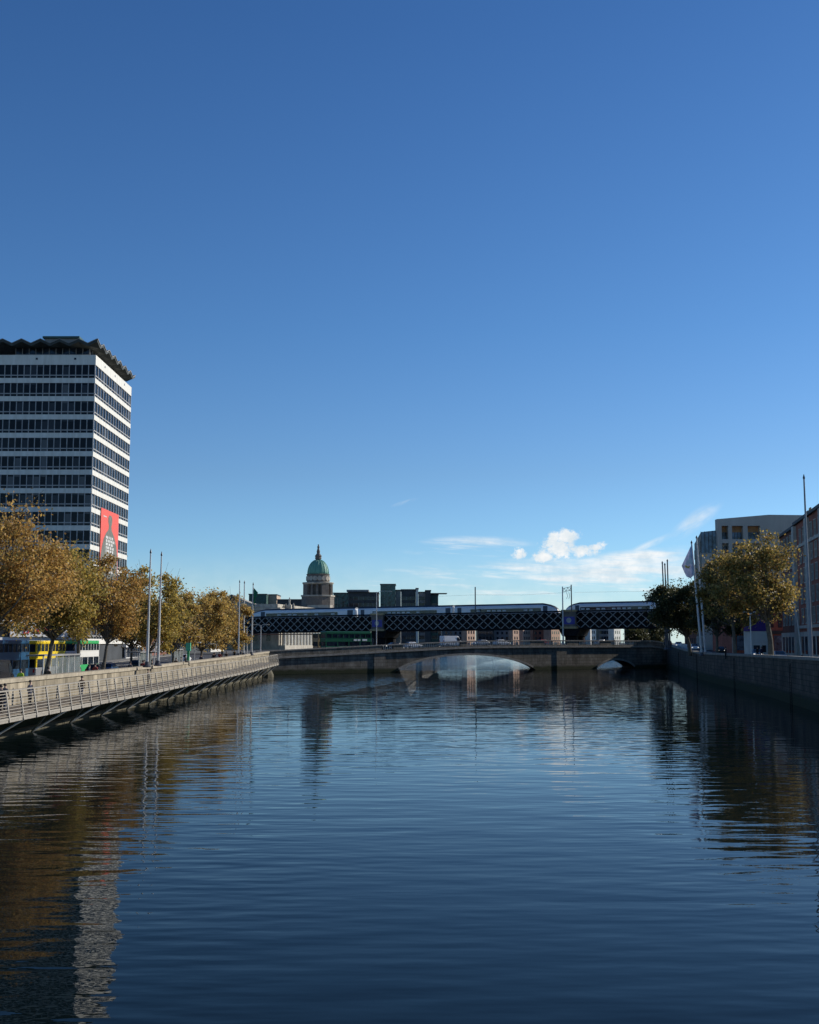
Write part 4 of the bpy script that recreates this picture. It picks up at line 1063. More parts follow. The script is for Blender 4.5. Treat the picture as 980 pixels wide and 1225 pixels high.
# lower brick building in the gap
lk = thing('brick_pub', 'low dark red brick building with tall narrow windows behind the parked car', 'building', (PX(877, 240), 240, 4.3))
MB().box(0, 16, 0, 16, 0, 10.2).build('walls', M['brick'], lk)
MB().box(-.3, 16.3, -.3, 16.3, 10.2, 10.7).build('cornice', M['slate'], lk)
for i in range(9): MB().box(.8+i*1.7, 1.6+i*1.7, -.06, 0, 5.2, 8.8).build('window', M['glass'], lk)
for i in range(4): MB().box(.8+i*3.8, 3.6+i*3.8, -.1, 0, .6, 3.6).build('shop_window', glass_mat('sky_blue_glass'), lk)
MB().box(0, 16, -.25, 0, 3.9, 4.6).build('fascia', M['darkclad'], lk)
for i in range(5): MB().box(-.2+i*3.9, .2+i*3.9, -.2, 0, 0, 3.9).build('pilaster', M['palestone'], lk)
# kiosk with purple gable
kp = P(898, 768, 205); kw = PX(919, 205)-kp.x
ki = thing('kiosk', 'small white kiosk with a purple stepped gable edged in yellow', 'kiosk', (kp.x, 205, 3.9))
kz = lambda v: PZ(v, 205)-3.9
MB().box(0, kw, 0, 4, 0, kz(755)).build('walls', M['paleclad'], ki)
MB().prism([(-.3, -.1, kz(755)), (kw+.3, -.1, kz(755)), (kw+.3, -.1, kz(737)), (kw*.75, -.1, kz(735)), (kw*.45, -.1, kz(741)), (kw*.3, -.1, kz(746)), (0, -.1, kz(749)), (-.3, -.1, kz(752))], (0, 3, 0)).build('gable', M['purple'], ki)
mb = MB(); tp = [(-.3, kz(752)), (0, kz(749)), (kw*.3, kz(746)), (kw*.45, kz(741)), (kw*.75, kz(735)), (kw+.3, kz(737))]
for (a, z1), (b_, z2) in zip(tp, tp[1:]): mb.bar((a, -.15, z1), (b_, -.15, z2), .12, .16)
mb.build('gable_edge', M['flagyellow'], ki)
MB().box(.5, 1.6, -.05, 0, 0, 2.1).box(2.0, kw-.4, -.05, 0, .9, 2.1).build('window', M['glass'], ki)
for xx, hh in ((3, 1.6), (24, 1.3), (38, 1.9), (52, 1.5)):
    c_ = MB().box(xx, xx+2.2, -3.2, -2.2, 23, 23.9+hh).box(xx-.1, xx+2.3, -3.3, -2.1, 23.9+hh, 24.1+hh).build('chimney', M['brickdark'], bk)
    for q in range(3): MB().lathe([(.16, 0), (.13, .6)], 8, (xx+.4+q*.7, -2.7, 24.1+hh)).build('chimney_pot', M['ochre'], c_)
MB().tube([(12, -2, 23), (12, -2, 26.5)], .04, 5).bar((12, -2.7, 26.2), (12, -1.3, 26.2), .04).bar((12, -2.5, 25.8), (12, -1.5, 25.8), .04).build('aerial', M['darkpole'], bk)
MB().tube([(0.12, .35, 1), (0.12, .35, 23)], .09, 6).build('downpipe', M['darkpole'], bk)
# unseen low block added off-frame to shade the near quay
simple_b = thing('occluder', 'unseen low grey stone warehouse on the right quay, nearer than the brick building', 'building', (60, 60, 3.9))
MB().box(0, 18, 0, 84, 0, 10).build('walls', M['palestone'], simple_b); MB().box(-.3, 18.3, -.3, 84.3, 10, 10.4).build('roof', M['slate'], simple_b)
# row behind the right trees: dark brick terrace between brick pub and bridge
rbk = thing('terrace_building', 'dark terrace behind the small parked cars near the bridge end', 'building', (PX(846, 300), 300, 5.0))

MB().box(-1, 8, 5, 20, 0, 10).build('walls', M['brickdark'], rbk); MB().box(-1.2, 8.2, 4.8, 20.2, 10, 10.4).build('roof', M['slate'], rbk)
windows_on(rbk, (-1, 5, 0), (8, 5, 0), 0, 3, 3.2, 1.1, 1.7, 1.1, M['glass'])
windows_on(rbk, (-1, 20, 0), (-1, 5, 0), 0, 3, 3.2, 1.1, 1.7, 1.1, M['glass'])

# ------------------------------------------------------------------ trees
def make_tree(seed, H, rad, crown0, trunk_r, leafm, n_clump, per, lsize, barkm='bark', shift=(0, 0), sparse=.0, lean=0.0, squash=1.0):
    rng = np.random.RandomState(seed); rd = random.Random(seed)
    zc_ = (H+crown0)/2; rz = (H-crown0)/2
    tb = MB(); top = Vector((shift[0]*.6+lean, shift[1]*.6, crown0+(H-crown0)*.35))
    tb.tube([(0, 0, -.3), (0.03, 0, .5), (lean*.3, 0, crown0*.5), tuple(Vector((lean*.6+shift[0]*.2, shift[1]*.2, crown0))), top], [trunk_r*1.35, trunk_r, trunk_r*.85, trunk_r*.7, trunk_r*.4], 9)
    cl_ = []; lobes = []
    nl = max(9, int(n_clump/5))
    for q_ in range(nl):
        th_ = 2*pi*(q_*.382+rng.uniform(-.08, .08)); zf = -.75+1.65*(q_+.5)/nl; zf = min(.95, zf+rng.uniform(-.1, .1))
        wid = sqrt(max(.03, 1-(max(0, zf-.05)/1.0)**2)) if zf > 0 else 1-.25*abs(zf)
        rr_ = wid*rng.uniform(.45, .92)
        lobes.append(np.array([cos(th_)*rr_, sin(th_)*rr_, zf*rng.uniform(.8, 1.02)]))
    lobes += [np.array([0, 0, .3]), np.array([.1, 0, -.2])]
    for q_ in range(n_clump):
        p = lobes[q_ % len(lobes)]+rng.normal(0, .15, 3)*np.array([1, 1, .9])
        cl_.append(Vector((p[0]*rad+shift[0], p[1]*rad+shift[1], zc_+p[2]*rz)))
    fork = Vector((lean*.6+shift[0]*.2, shift[1]*.2, crown0*.92))
    for i, q in enumerate(cl_):
        base = fork.lerp(top, rd.random()*.9) if i % 3 else fork
        mid = base.lerp(q, .5)+Vector((rd.uniform(-.7, .7), rd.uniform(-.7, .7), rd.uniform(-.3, .9)))
        r0 = trunk_r*(.34 if i % 3 else .5)*rd.uniform(.5, 1)
        tb.tube([base, mid, q], [r0, r0*.55, r0*.15], 5, cap=False)
        for _ in range(3):
            e = q+Vector(rng.normal(0, .9, 3)); tb.tube([mid.lerp(q, rd.uniform(.4, .95)), e], [r0*.18+.015, .012], 3, cap=False)
    C_ = []
    for q in cl_:
        n = int(per*rd.uniform(.4, 1.4)); s_ = rad*rd.uniform(.07, .14)
        C_.append(rng.normal(0, 1, (n, 3))*np.array([s_, s_, s_*.7])+np.array(q))
    nb = int(n_clump*per*.07); d = rng.normal(0, 1, (nb, 3)); d /= np.linalg.norm(d, axis=1)[:, None]
    C_.append(d*np.array([rad, rad, rz])*rng.uniform(.5, 1.08, (nb, 1))+np.array([shift[0], shift[1], zc_]))
    C_ = np.concatenate(C_); n = len(C_)
    C_ = C_[C_[:, 2] > crown0*.78]; n = len(C_)
    u = rng.normal(0, 1, (n, 3)); u /= np.linalg.norm(u, axis=1)[:, None]
    v = rng.normal(0, 1, (n, 3)); v -= (v*u).sum(1)[:, None]*u; v /= np.linalg.norm(v, axis=1)[:, None]
    s_ = lsize*rng.uniform(.55, 1.25, (n, 1)); u *= s_; v *= s_*.75
    V = np.stack([C_-u, C_+v*.9-u*.1, C_+u, C_-v], 1).reshape(-1, 3)
    me = bpy.data.meshes.new('crown'); me.vertices.add(4*n); me.vertices.foreach_set('co', V.ravel())
    me.loops.add(4*n); me.loops.foreach_set('vertex_index', np.arange(4*n, dtype=np.int32)); me.polygons.add(n)
    me.polygons.foreach_set('loop_start', np.arange(0, 4*n, 4, dtype=np.int32)); me.update(calc_edges=True)
    me.materials.append(leafm)
    return tb, me, barkm
def tree(seed, label, loc, H, rad, crown0, tr_, leaf, n_clump=60, per=260, lsize=.17, group='trees along the left quay', bark='bark', name='plane_tree', **kw):
    tb, me, bk_ = make_tree(seed, H, rad, crown0, tr_, LEAF[leaf], n_clump, per, lsize, bark, **kw)
    root = thing(name, label, 'tree', loc, 0, group)
    tb.build('trunk', M[bk_], root)
    o = bpy.data.objects.new('crown', me); COL.objects.link(o); o.parent = root
    return root
TX = -32.3
tree(1, 'tallest olive brown plane tree cut by the left edge of the picture', (TX, 89, 2.5), 13.2, 6.6, 4.4, .34, 'olive', 110, 270, .125)
tree(2, 'olive plane tree with leaning dark trunk in front of the yellow bus', (TX-.5, 106, 2.5), 12.6, 5.4, 4.6, .24, 'mix', 85, 240, .135, lean=1.2)
tree(3, 'brown gold plane tree in front of the tower side and its banner', (TX, 124, 2.5), 12.2, 4.8, 4.2, .2, 'olive', 80, 230, .14, lean=.8)
tree(4, 'russet tinged tree set back behind the green bus', (TX-4.5, 131, 2.5), 11.8, 3.9, 4.6, .22, 'red', 40, 170, .17)
tree(5, 'green gold plane tree with bare tips left of the two tall pale poles', (TX, 146, 2.5), 13.0, 4.8, 3.0, .2, 'mix', 66, 190, .16)
tree(6, 'low orange brown tree right behind the two tall pale poles', (TX-1, 166, 2.6), 10.2, 4.2, 2.8, .2, 'gold', 55, 200, .17)
tree(7, 'full golden tree next to last before the three thin poles', (TX, 183, 2.9), 12.3, 4.9, 2.4, .22, 'gold', 70, 210, .17)
tree(8, 'golden tree closest to the three thin poles and the bridge', (TX, 203, 3.1), 11.6, 4.4, 2.2, .22, 'gold', 60, 210, .18)
tree(9, 'dark brown tree behind the bus shelters between the tower and the golden trees', (TX-9, 175, 2.7), 9.5, 4.5, 3.0, .22, 'olive', 45, 220, .2)
tree(10, 'large yellow green plane tree in front of the concrete office on the right', (PX(922, 149), 149, 3.9), 15.6, 5.7, 5.6, .4, 'right', 85, 190, .18, group='trees along the right quay', shift=(-1.8, 0))
tree(11, 'dark trunked plane tree left of the large yellow green tree', (PX(879, 176), 176, 3.9), 15.4, 4.8, 5.4, .3, 'right', 60, 210, .19, group='trees along the right quay', shift=(-1.0, 0))
tree(12, 'dark green tree with spreading crown beside the lilac flag', (PX(825, 226), 226, 4.2), 14.4, 6.0, 3.6, .36, 'dark', 75, 330, .22, group='trees along the right quay', shift=(-2.2, 0))
tree(13, 'dark tree squeezed behind the two leaning flagpoles', (PX(858, 215), 215, 4.0), 13.5, 5.2, 3.8, .3, 'dark', 60, 280, .22, group='trees along the right quay')
tree(14, 'small dark tree under the lattice bridge beyond the road bridge', (PX(762, 385), 385, 4.6), 7.5, 4.2, 1.2, .25, 'dark', 40, 200, .3, group='trees beyond the bridge')
tree(15, 'low dark tree right of the small dark tree under the lattice', (PX(785, 392), 392, 4.6), 8.5, 4.2, 1.6, .25, 'dark', 40, 200, .3, group='trees beyond the bridge')

# ------------------------------------------------------------------ poles and flags
def pole(name, label, base, top, r0, r1, m, group=None, cat='pole', collar=True):
    base = Vector(base); top = Vector(top); root = thing(name, label, cat, base, 0, group)
    d = top-base; n = 6
    MB().tube([d*(i/n) for i in range(n+1)], [lerp(r0, r1, i/n) for i in range(n+1)], 10).build('shaft', m, root)
    MB().lathe([(r0*2.6, 0), (r0*2.6, .12), (r0*1.5, .3), (r0*1.3, .6)], 12).build('base', M['darkpole'], root)
    MB().lathe([(r1*1.2, 0), (r1*1.6, .1), (r1*.3, .5)], 8, d).build('cap', M['darkpole'], root)
    return root
gl = 'pale poles on the left quay'
pole('lighting_mast', 'taller left pole of the pair standing by the boardwalk', (PX(176.5, 124), 124, 3.9), P(180.3, 662, 124), .17, .07, M['lightpole'], gl)
pole('lighting_mast', 'right pole of the pair standing by the boardwalk', (PX(189.5, 131), 131, 3.9), P(193.3, 665, 131), .17, .07, M['lightpole'], gl)
pole('lighting_mast', 'bare thin pole rising from the last golden tree', (PX(285.5, 200), 200, 4.1), P(286.8, 697, 200), .14, .07, M['lightpole'], gl)
pole('lighting_mast', 'bare thin pole between the last golden tree and the green flag', (PX(291.5, 205), 205, 4.1), P(292.5, 698, 205), .17, .08, M['lightpole'], gl)
gf = pole('flagpole', 'pale pole flying the small green flag', (PX(301, 212), 212, 4.2), P(303, 700, 212), .17, .08, M['lightpole'], gl)
def flag(label, pts, base, m, thick=.02, extra=None):
    """pts in local x,z with a soft ripple in y"""
    mb = MB(); 
    n = len(pts); vs = [(x, .18*sin(x*3+z*1.5), z) for x, z in pts]
    mb.prism(vs, (0, thick, 0)); r = mb.build('flag', m, None); r.location = base; tag(r, label, 'flag'); return r
z7 = lambda v: PZ(v, 212)
fb = P(302.8, 703, 212)
s_ = 212/F
flag('small dark green flag drooping from its pole by the last golden tree', [(.1, 0), (.9, -.9), (s_*5, -s_*8), (s_*4.6, -s_*11), (s_*3, -s_*13), (s_*2.2, -s_*19), (s_*1.6, -s_*24), (.1, -s_*24)], fb, M['flaggreen'])
gr_ = 'leaning poles on the right quay'
Yf = 205.0
pole('flagpole', 'left leaning pole flying the lilac flag', (PX(839.5, Yf), Yf, 4.2), P(827.5, 650, Yf), .22, .12, M['lightpole'], gr_)
pole('flagpole', 'bare leaning pole just right of the lilac flag', (PX(844, Yf+3), Yf+3, 4.2), P(833.5, 644, Yf+3), .22, .12, M['lightpole'], gr_)
s_ = Yf/F; fb = P(827.3, 652, Yf-.1)
pf = [(.0, 0), (-5*s_, -10*s_), (-12.5*s_, -25*s_), (-9.5*s_, -33*s_), (-7*s_, -38*s_), (-2*s_, -40*s_), (3.3*s_, -35*s_), (2*s_, -18*s_)]
fl = thing('flag', 'lilac flag with white and yellow emblem hanging beside the dark tree', 'flag', fb)
MB().prism([(x, .15*sin(x*2+z), z) for x, z in pf], (0, .03, 0)).build('cloth', M['flagpurple'], fl)
em = [(-2.5*s_, -9*s_), (-3.5*s_, -16*s_), (-8.5*s_, -23*s_), (-6*s_, -24*s_), (-3*s_, -22*s_), (0, -24*s_), (.3*s_, -20*s_), (-1.2*s_, -15*s_)]
MB().prism([(x, -.2, z) for x, z in em], (0, .03, 0)).build('emblem', M['flagwhite'], fl)
em2 = [(-9*s_, -24*s_), (-5*s_, -26*s_), (-2*s_, -24.5*s_), (-4*s_, -28*s_), (-8*s_, -27*s_)]
MB().prism([(x, -.22, z) for x, z in em2], (0, .03, 0)).build('emblem_scroll', M['flagyellow'], fl)
Yp = 118.0
pole('lighting_mast', 'tall grey leaning pole at the far right edge', (PX(970.5, Yp), Yp, 4.3), P(962, 573, Yp), .14, .08, mat('mid_grey_pole_paint', (.25, .26, .28), .5), gr_)
pole('lighting_mast', 'thin pale pole in front of the brick building beside the large tree', (PX(959, 190), 190, 3.9), P(950, 708, 190), .13, .09, M['lightpole'], gr_)
for i, (ub, ut, vt) in enumerate(((797, 792.5, 674), (799.5, 795.5, 676), (801.5, 798.5, 671.5))):
    lab = ('leftmost', 'middle and shortest', 'rightmost and tallest')[i]
    pole('flagpole', lab+' of three dark masts above the dark green tree', (PX(ub, 262+i), 262+i, 4.9), P(ut, vt, 262+i), .2, .13, M['darkpole'], 'three dark masts')

def street_lamp(name, label, base, h, arms, m=None, r=.11, group=None, rz=0, al=1.8):
    root = thing(name, label, 'street lamp', base, rz, group); m = m or M['lightpole']
    MB().tube([(0,0,0), (0,0,h*.4), (0,0,h)], [r, r*.8, r*.6], 10).build('post', m, root)
    MB().lathe([(r*1.8, 0), (r*1.8, .6), (r, .8)], 10).build('base', m, root)
    for a in arms:
        MB().tube([(0,0,h-.15), (a*al*.5, 0, h+.18), (a*al, 0, h+.12)], [.06, .05, .04], 6).build('arm', m, root)
        MB().box(min(a*al, a*(al+.75)), max(a*al, a*(al+.75)), -.15, .15, h+.02, h+.2).build('lamp_head', M['palestone'], root, bevel=.04)
    return root
p_ = on_bridge(450.5, .9); street_lamp('street_lamp', 'tall lamp post with arms standing at the left part of the road bridge', p_, PZ(708, p_.y)-p_.z, (1,), group='lamps on the bridge', al=2.6)
street_lamp('street_lamp', 'double headed lamp post beside the purple gabled kiosk', (PX(898.5, 170), 170, 3.95), PZ(733.5, 170)-3.95, (-1, 1), al=1.2)
street_lamp('street_lamp', 'short lamp post in front of the green flag pole', (PX(312, 232), 232, 3.8), PZ(748, 232)-3.8, (1, -1), al=.9)
# leaning strut poles on left
pole('sign_post', 'short slanted post behind the pair of tall poles', (PX(183, 134), 134, 2.6), P(187, 768, 134), .07, .05, M['lightpole'])
pole('sign_post', 'short pale post between the green flag pole and the last tree', (PX(296, 212), 212, 3.4), P(295.5, 752, 212), .1, .07, M['lightpole'])

# ------------------------------------------------------------------ vehicles
def wheel(parent, x, y, r=.33, w_=.22, nm='wheel'):
    o = MB().tube([(x, y-w_/2, r), (x, y+w_/2, r)], r, 14).build(nm, M['black'], parent)
    sgn = -1 if y < 0 else 1
    MB().tube([(x, y+sgn*w_/2, r), (x, y+sgn*(w_/2+.02), r)], r*.6, 10).build('rim', M['rim'], o); return o
def loft_body(sts, name, m, parent, smooth=False):
    """sts: list of (x, halfwidth_low, halfwidth_top, z0, z1)"""
    mb = MB(); vs = []
    for x, a, b_, z0, z1 in sts:
        zm = (z0+z1)/2
        vs += [(x, -a*.96, z0), (x, -a, zm), (x, -b_, z1), (x, b_, z1), (x, a, zm), (x, a*.96, z0)]
    n = 6; fs = [(n*i+k, n*i+(k+1)%n, n*i+n+(k+1)%n, n*i+n+k) for i in range(len(sts)-1) for k in range(n)]
    fs += [tuple(range(n)), tuple(range(n*(len(sts)-1), n*len(sts)))]
    return mb.add(vs, fs).build(name, m, parent, bevel=.04)
def car(label, loc, rz, m, group, kind='hatch'):
    root = thing('parked_car' if 'parked' in label else 'car', label, 'car', loc, rz, group)
    L_ = 4.3
    loft_body([(-2.1, .78, .74, .35, .78), (-2.0, .86, .82, .25, .9), (-1.2, .88, .84, .22, .95), (.9, .88, .84, .22, .95), (1.9, .84, .78, .25, .82), (2.15, .74, .7, .35, .66)], 'body', m, root)
    cab = loft_body([(-1.85, .78, .7, .9, .97), (-1.35, .78, .62, .9, 1.42), (.1, .78, .62, .9, 1.46), (1.05, .78, .7, .9, .98)], 'cabin', m, root)
    for s in (-1, 1):
        y = s*.765
        MB().prism([(-1.45, y, .98), (.85, y, .98), (.1, s*.66, 1.36), (-1.2, s*.66, 1.36)], (0, s*.03, 0)).build('side_window', M['glass'], root)
        MB().box(2.02, 2.14, s*.62-.14, s*.62+.14, .6, .75).build('headlight', M['lamp'], root)
        MB().box(-2.12, -2.04, s*.66-.12, s*.66+.12, .62, .8).build('tail_light', M['tail'], root)
    MB().prism([(.98, -.66, 1.0), (.98, .66, 1.0), (.22, .56, 1.41), (.22, -.56, 1.41)], (.04, 0, .03)).build('windscreen', M['glass'], root)
    MB().prism([(-1.82, -.66, 1.0), (-1.82, .66, 1.0), (-1.42, .56, 1.38), (-1.42, -.56, 1.38)], (-.04, 0, .03)).build('rear_window', M['glass'], root)
    for x in (-1.3, 1.35):
        for s in (-1, 1): wheel(root, x, s*.8)
    return root
def van(label, loc, rz, m, group=None):
    root = thing('van', label, 'van', loc, rz, group)
    loft_body([(-2.7, .92, .86, .4, 2.35), (-2.6, .98, .9, .32, 2.45), (1.1, .98, .9, .3, 2.45), (1.5, .98, .88, .3, 2.3), (2.1, .96, .86, .3, 1.35), (2.75, .9, .8, .35, 1.1), (2.85, .8, .7, .42, .95)], 'body', m, root)
    for s in (-1, 1):
        MB().prism([(1.0, s*.96, 1.35), (2.0, s*.955, 1.35), (1.5, s*.91, 2.1), (1.0, s*.92, 2.1)], (0, s*.035, 0)).build('side_window', M['glass'], root)
        MB().box(2.72, 2.86, s*.65-.16, s*.65+.16, .72, .92).build('headlight', M['lamp'], root)
        MB().box(-2.74, -2.66, s*.8-.08, s*.8+.08, .9, 1.5).build('tail_light', M['tail'], root)
        MB().box(.93, .96, s*.975-.01, s*.975+.02, .5, 2.2).build('door_seam', M['darkpole'], root)
    MB().prism([(2.08, -.78, 1.38), (2.08, .78, 1.38), (1.53, .76, 2.22), (1.53, -.76, 2.22)], (.05, 0, .03)).build('windscreen', M['glass'], root)
    for x in (-1.7, 1.75):
        for s in (-1, 1): wheel(root, x, s*.87, .36, .24)
    return root
def bus(label, loc, rz, low, mid, up, trim, group, L_=10.8, H=4.25, scale=1):
    root = thing('double_decker_bus', label, 'bus', loc, rz, group)
    hl = L_/2; hw = 1.25
    MB().box(-hl, hl, -hw, hw, .32, 1.25).build('lower_body', low, root, bevel=.08)
    MB().box(-hl+.02, hl-.02, -hw+.02, hw-.02, 1.25, 2.15).build('lower_windows', M['glass'], root)
    MB().box(-hl, hl, -hw, hw, 2.15, 2.95).build('middle_panel', mid, root, bevel=.05)
    MB().box(-hl+.02, hl-.06, -hw+.02, hw-.02, 2.95, 3.8).build('upper_windows', M['glass'], root)
    MB().box(-hl, hl, -hw, hw, 3.8, H).build('roof', up, root, bevel=.12)
    mb = MB()
    for i in range(9):
        x = lerp(-hl+.1, hl-.1, i/8)
        for s in (-1, 1):
            mb.box(x-.06, x+.06, s*hw-.035, s*hw+.005, 2.95, 3.8)
            if i % 2 == 0: mb.box(x-.09, x+.09, s*hw-.035, s*hw+.005, 1.25, 2.15)
    for x in (-hl, hl):
        for y in (-hw+.06, hw-.06): mb.box(x-.06, x+.04, y-.06, y+.06, 1.25, 3.8)
    for s in (-1, 1): mb.box(-hl+.05, hl-.05, s*hw-.03, s*hw+.004, 2.9, 3.0)
    mb.build('window_pillar', trim, root)
    MB().box(hl-.01, hl+.04, -.9, .9, 2.35, 2.8).build('destination_sign', M['black'], root)
    MB().box(hl-2.2, hl-1.1, -hw-.03, -hw+.02, .4, 2.1).build('door', M['glass'], root)
    for s in (-1, 1):
        MB().box(hl-.02, hl+.05, s*.85-.18, s*.85+.18, .55, .8).build('headlight', M['lamp'], root)
        MB().box(-hl-.04, -hl+.02, s*1.0-.1, s*1.0+.1, .7, 1.1).build('tail_light', M['tail'], root)
        for x in (-hl+2.2, hl-2.6): wheel(root, x, s*(hw-.12), .48, .28)
    return root
GB = 'double decker buses on the left quay'
# facing away (+Y) along the quay
bus('dark blue double decker bus queued behind the yellow bus at the left edge', (-42.2, 121.5, zl(121)), pi/2, M['busblue'], M['busblue'], M['busblue'], M['busblue'], GB)
bus('double decker bus with bright yellow upper deck behind the bus shelter', (-42.2, 134.8, zl(134)), pi/2, M['carsilver'], M['yellow'], M['yellow'], M['yellow'], GB, H=4.2)
bus('green and white double decker bus ahead of the yellow bus', (-42.2, 150, zl(150)), pi/2, M['busgreen'], M['buswhite'], M['busgreen'], M['buswhite'], GB)
p_ = on_bridge(414, 6); bus('dark green double decker bus with pale front crossing the road bridge', p_, BROT, M['darkgreen'], M['darkgreen'], M['darkgreen'], M['darkgreen'], 'traffic on the bridge', L_=11.5, H=4.4)
# pale front of that bus
bg_ = [o for o in bpy.data.objects if o.get('label', '').startswith('dark green double')][0]
MB().box(5.76, 5.82, -1.2, 1.2, .4, 1.2).box(5.76, 5.84, -1.2, 1.2, 2.2, 2.9).build('pale_front', M['buswhite'], bg_)
mb = MB()
for i, (a, b_) in enumerate(((1.2, 2.0), (2.2, 2.9), (3.4, 4.6))): mb.box(a, b_, -1.29, -1.26, 2.35, 2.75)
mb.build('side_lettering', M['buswhite'], bg_)
p_ = on_bridge(400, 11); bus('ochre double decker bus following the dark green bus on the bridge', p_, BROT, M['ochre'], M['ochre'], M['darkgreen'], M['ochre'], 'traffic on the bridge', L_=9.5, H=4.0)
GT = 'traffic on the bridge'
van('white panel van at the crown of the road bridge', on_bridge(540, 5), BROT, M['carwhite'], GT)
car('white car left of the white van on the bridge', on_bridge(494, 5), BROT, M['carwhite'], GT)
car('silver car right of the white van on the bridge', on_bridge(575, 8), BROT+pi, M['carsilver'], GT)
car('white car far right of the van, before the portal pier', on_bridge(600, 5), BROT, M['carwhite'], GT)
car('dark car between the lamp post and the white car on the bridge', on_bridge(470, 8), BROT+pi, M['carblack'], GT)
car('red car near the mast portal on the bridge', on_bridge(646, 8), BROT+pi, M['carred'], GT)
car('silver car right of the portal pier on the bridge', on_bridge(720, 6), BROT, M['carsilver'], GT)
# left quay cars, nose to camera side
GC = 'cars on the left quay road'
van('black van parked at the left edge by the parapet', (-37.1, 105.5, zl(105)), pi/2, M['carblack'], GC)
car('black car right of the green bus rear', (-37.4, 141, zl(141)), pi/2, M['carblack'], GC)
car('blue car behind the black car by the white posts', (-37.4, 147, zl(147)), pi/2, M['carblue'], GC)
car('black car by the second bus shelter', (-37.4, 163, zl(163)), pi/2, M['carblack'], GC)
car('white car under the golden trees', (-37.4, 196, zl(196)), pi/2, M['carwhite'], GC)
GR = 'cars on the right quay road'
a_r = math.atan2(-1, -.17)
def rcar(label, u, Y, m): car(label, (PX(u, Y), Y, zr(Y)), a_r, m, GR)
rcar('silver car with lit headlights coming along the right quay', 932, 160, M['carsilver'])
rcar('white car parked by the trunk of the dark green tree', 831, 262, M['carwhite'])
rcar('dark car just right of the leaning flagpoles', 862, 235, M['carblack'])
rcar('grey car parked before the low brick building', 905, 196, M['carsilver'])
rcar('small white car near the bridge end', 812, 290, M['carwhite'])

# ------------------------------------------------------------------ bus shelters, kiosks, bins
def shelter(label, loc, L_, group='bus shelters'):
    root = thing('bus_shelter', label, 'bus shelter', loc, 0, group)
    MB().box(-1.6, .1, 0, L_, 2.6, 2.75).build('roof', M['greyclad'], root)
    n = max(2, int(L_/1.8))
    for i in range(n+1):
        y = L_*i/n; MB().box(-.05, .05, y-.05, y+.05, 0, 2.6).build('post', M['lightpole'], root)
    for i in range(n):
        MB().box(-.02, .02, L_*i/n+.08, L_*(i+1)/n-.08, .25, 2.45).build('glass_panel', M['shelterglass'], root)
    MB().box(-1.3, -.05, L_-.12, L_, .2, 2.55).build('advert_panel', M['white'], root)
    MB().box(-.55, -.2, .5, L_-.8, .45, .52).build('bench', M['steel'], root)
    return root
shelter('long glass bus shelter in front of the yellow bus', (-33.7, 108.5, 2.62), 12)
shelter('short glass bus shelter right of the pair of tall poles', (-33.5, 146, 2.62), 7)
shelter('glass bus shelter beside the green street sign', (-33.5, 166, 2.8), 8)
ks = thing('information_pillar', 'bright green street sign pillar beside the glass shelter', 'sign', (PX(225.5, 163), 163, 2.75))
MB().box(-.15, .15, -.12, .12, 0, 3.6).build('pillar', M['busgreen'], ks); MB().box(-.32, .32, -.2, .2, 2.6, 3.7).build('sign_head', mat('pale_green_panel', (.12, .55, .3), .5), ks)
sg = thing('street_sign', 'white and black panel sign above the glass shelter under the golden trees', 'sign', (PX(233, 172), 172, 2.8))
MB().box(-.06, .06, -.06, .06, 0, 3.6).build('post', M['lightpole'], sg); MB().box(-.8, .8, -.1, .1, 3.6, 5.6).build('panel', M['darkclad'], sg); MB().box(-.9, .9, -.14, .14, 5.6, 5.8).box(-.9, .9, -.14, .14, 3.6, 3.8).box(-.9, .9, -.14, .14, 4.5, 4.6).build('frame', M['white'], sg)
# bicycles leaning at the kerb
def torus(mb, c, r, t_, n=16):
    mb.tube([(c[0]+r*cos(2*pi*i/n), c[1], c[2]+r*sin(2*pi*i/n)) for i in range(n+1)], t_, 5, cap=False)
def bike(label, loc, rz, m):
    root = thing('bicycle', label, 'bicycle', loc, rz, 'parked bicycles')
    for x in (-.52, .52):
        mb = MB(); torus(mb, (x, 0, .34), .33, .025)
        for i in range(6): mb.tube([(x, 0, .34), (x+.33*cos(i*pi/3), 0, .34+.33*sin(i*pi/3))], .006, 3)
        mb.build('wheel', M['black'], root)
    MB().tube([(-.52, 0, .34), (-.1, 0, .3), (-.2, 0, .85)], .02, 5).tube([(-.52, 0, .34), (-.18, 0, .75), (.36, 0, .78)], .018, 5).tube([(-.1, 0, .3), (.36, 0, .78), (.52, 0, .34)], .02, 5).build('frame', m, root)
    MB().box(-.32, -.08, -.07, .07, .86, .92).build('saddle', M['black'], root)
    MB().tube([(.36, 0, .78), (.33, 0, 1.0), (.36, -.25, 1.02)], .016, 5).tube([(.33, 0, 1.0), (.36, .25, 1.02)], .016, 5).build('handlebar', M['steel'], root)
    return root
b0 = bike('white bicycle parked behind the parapet right of the leaning trunk', (-33, 133.5, 2.62), .4, M['carwhite'])
dup(b0, (-33.2, 136, 2.62), .9, 'second parked bicycle from the leaning trunk, left of the pole pair')
dup(b0, (-33.1, 138.5, 2.62), .2, 'bicycle parked nearest to the pair of tall poles')
# right quay bollards / railings
for i, u in enumerate(np.linspace(775, 812, 9)):
    Y = 292-i*2.6; p = Vector((rw(Y)+2.4, Y, zr(Y)+.12))
    if i == 0:
        bol = thing('bollard', 'white bollard in the row on the pavement at the right end of the bridge', 'bollard', p, 0, 'white bollards by the bridge end')
        MB().lathe([(.12, 0), (.12, .8), (.16, .85), (.14, 1.0), (.03, 1.08)], 10).build('post', M['white'], bol)
    else: dup(bol, p, 0, 'white bollard in the row on the pavement at the right end of the bridge')

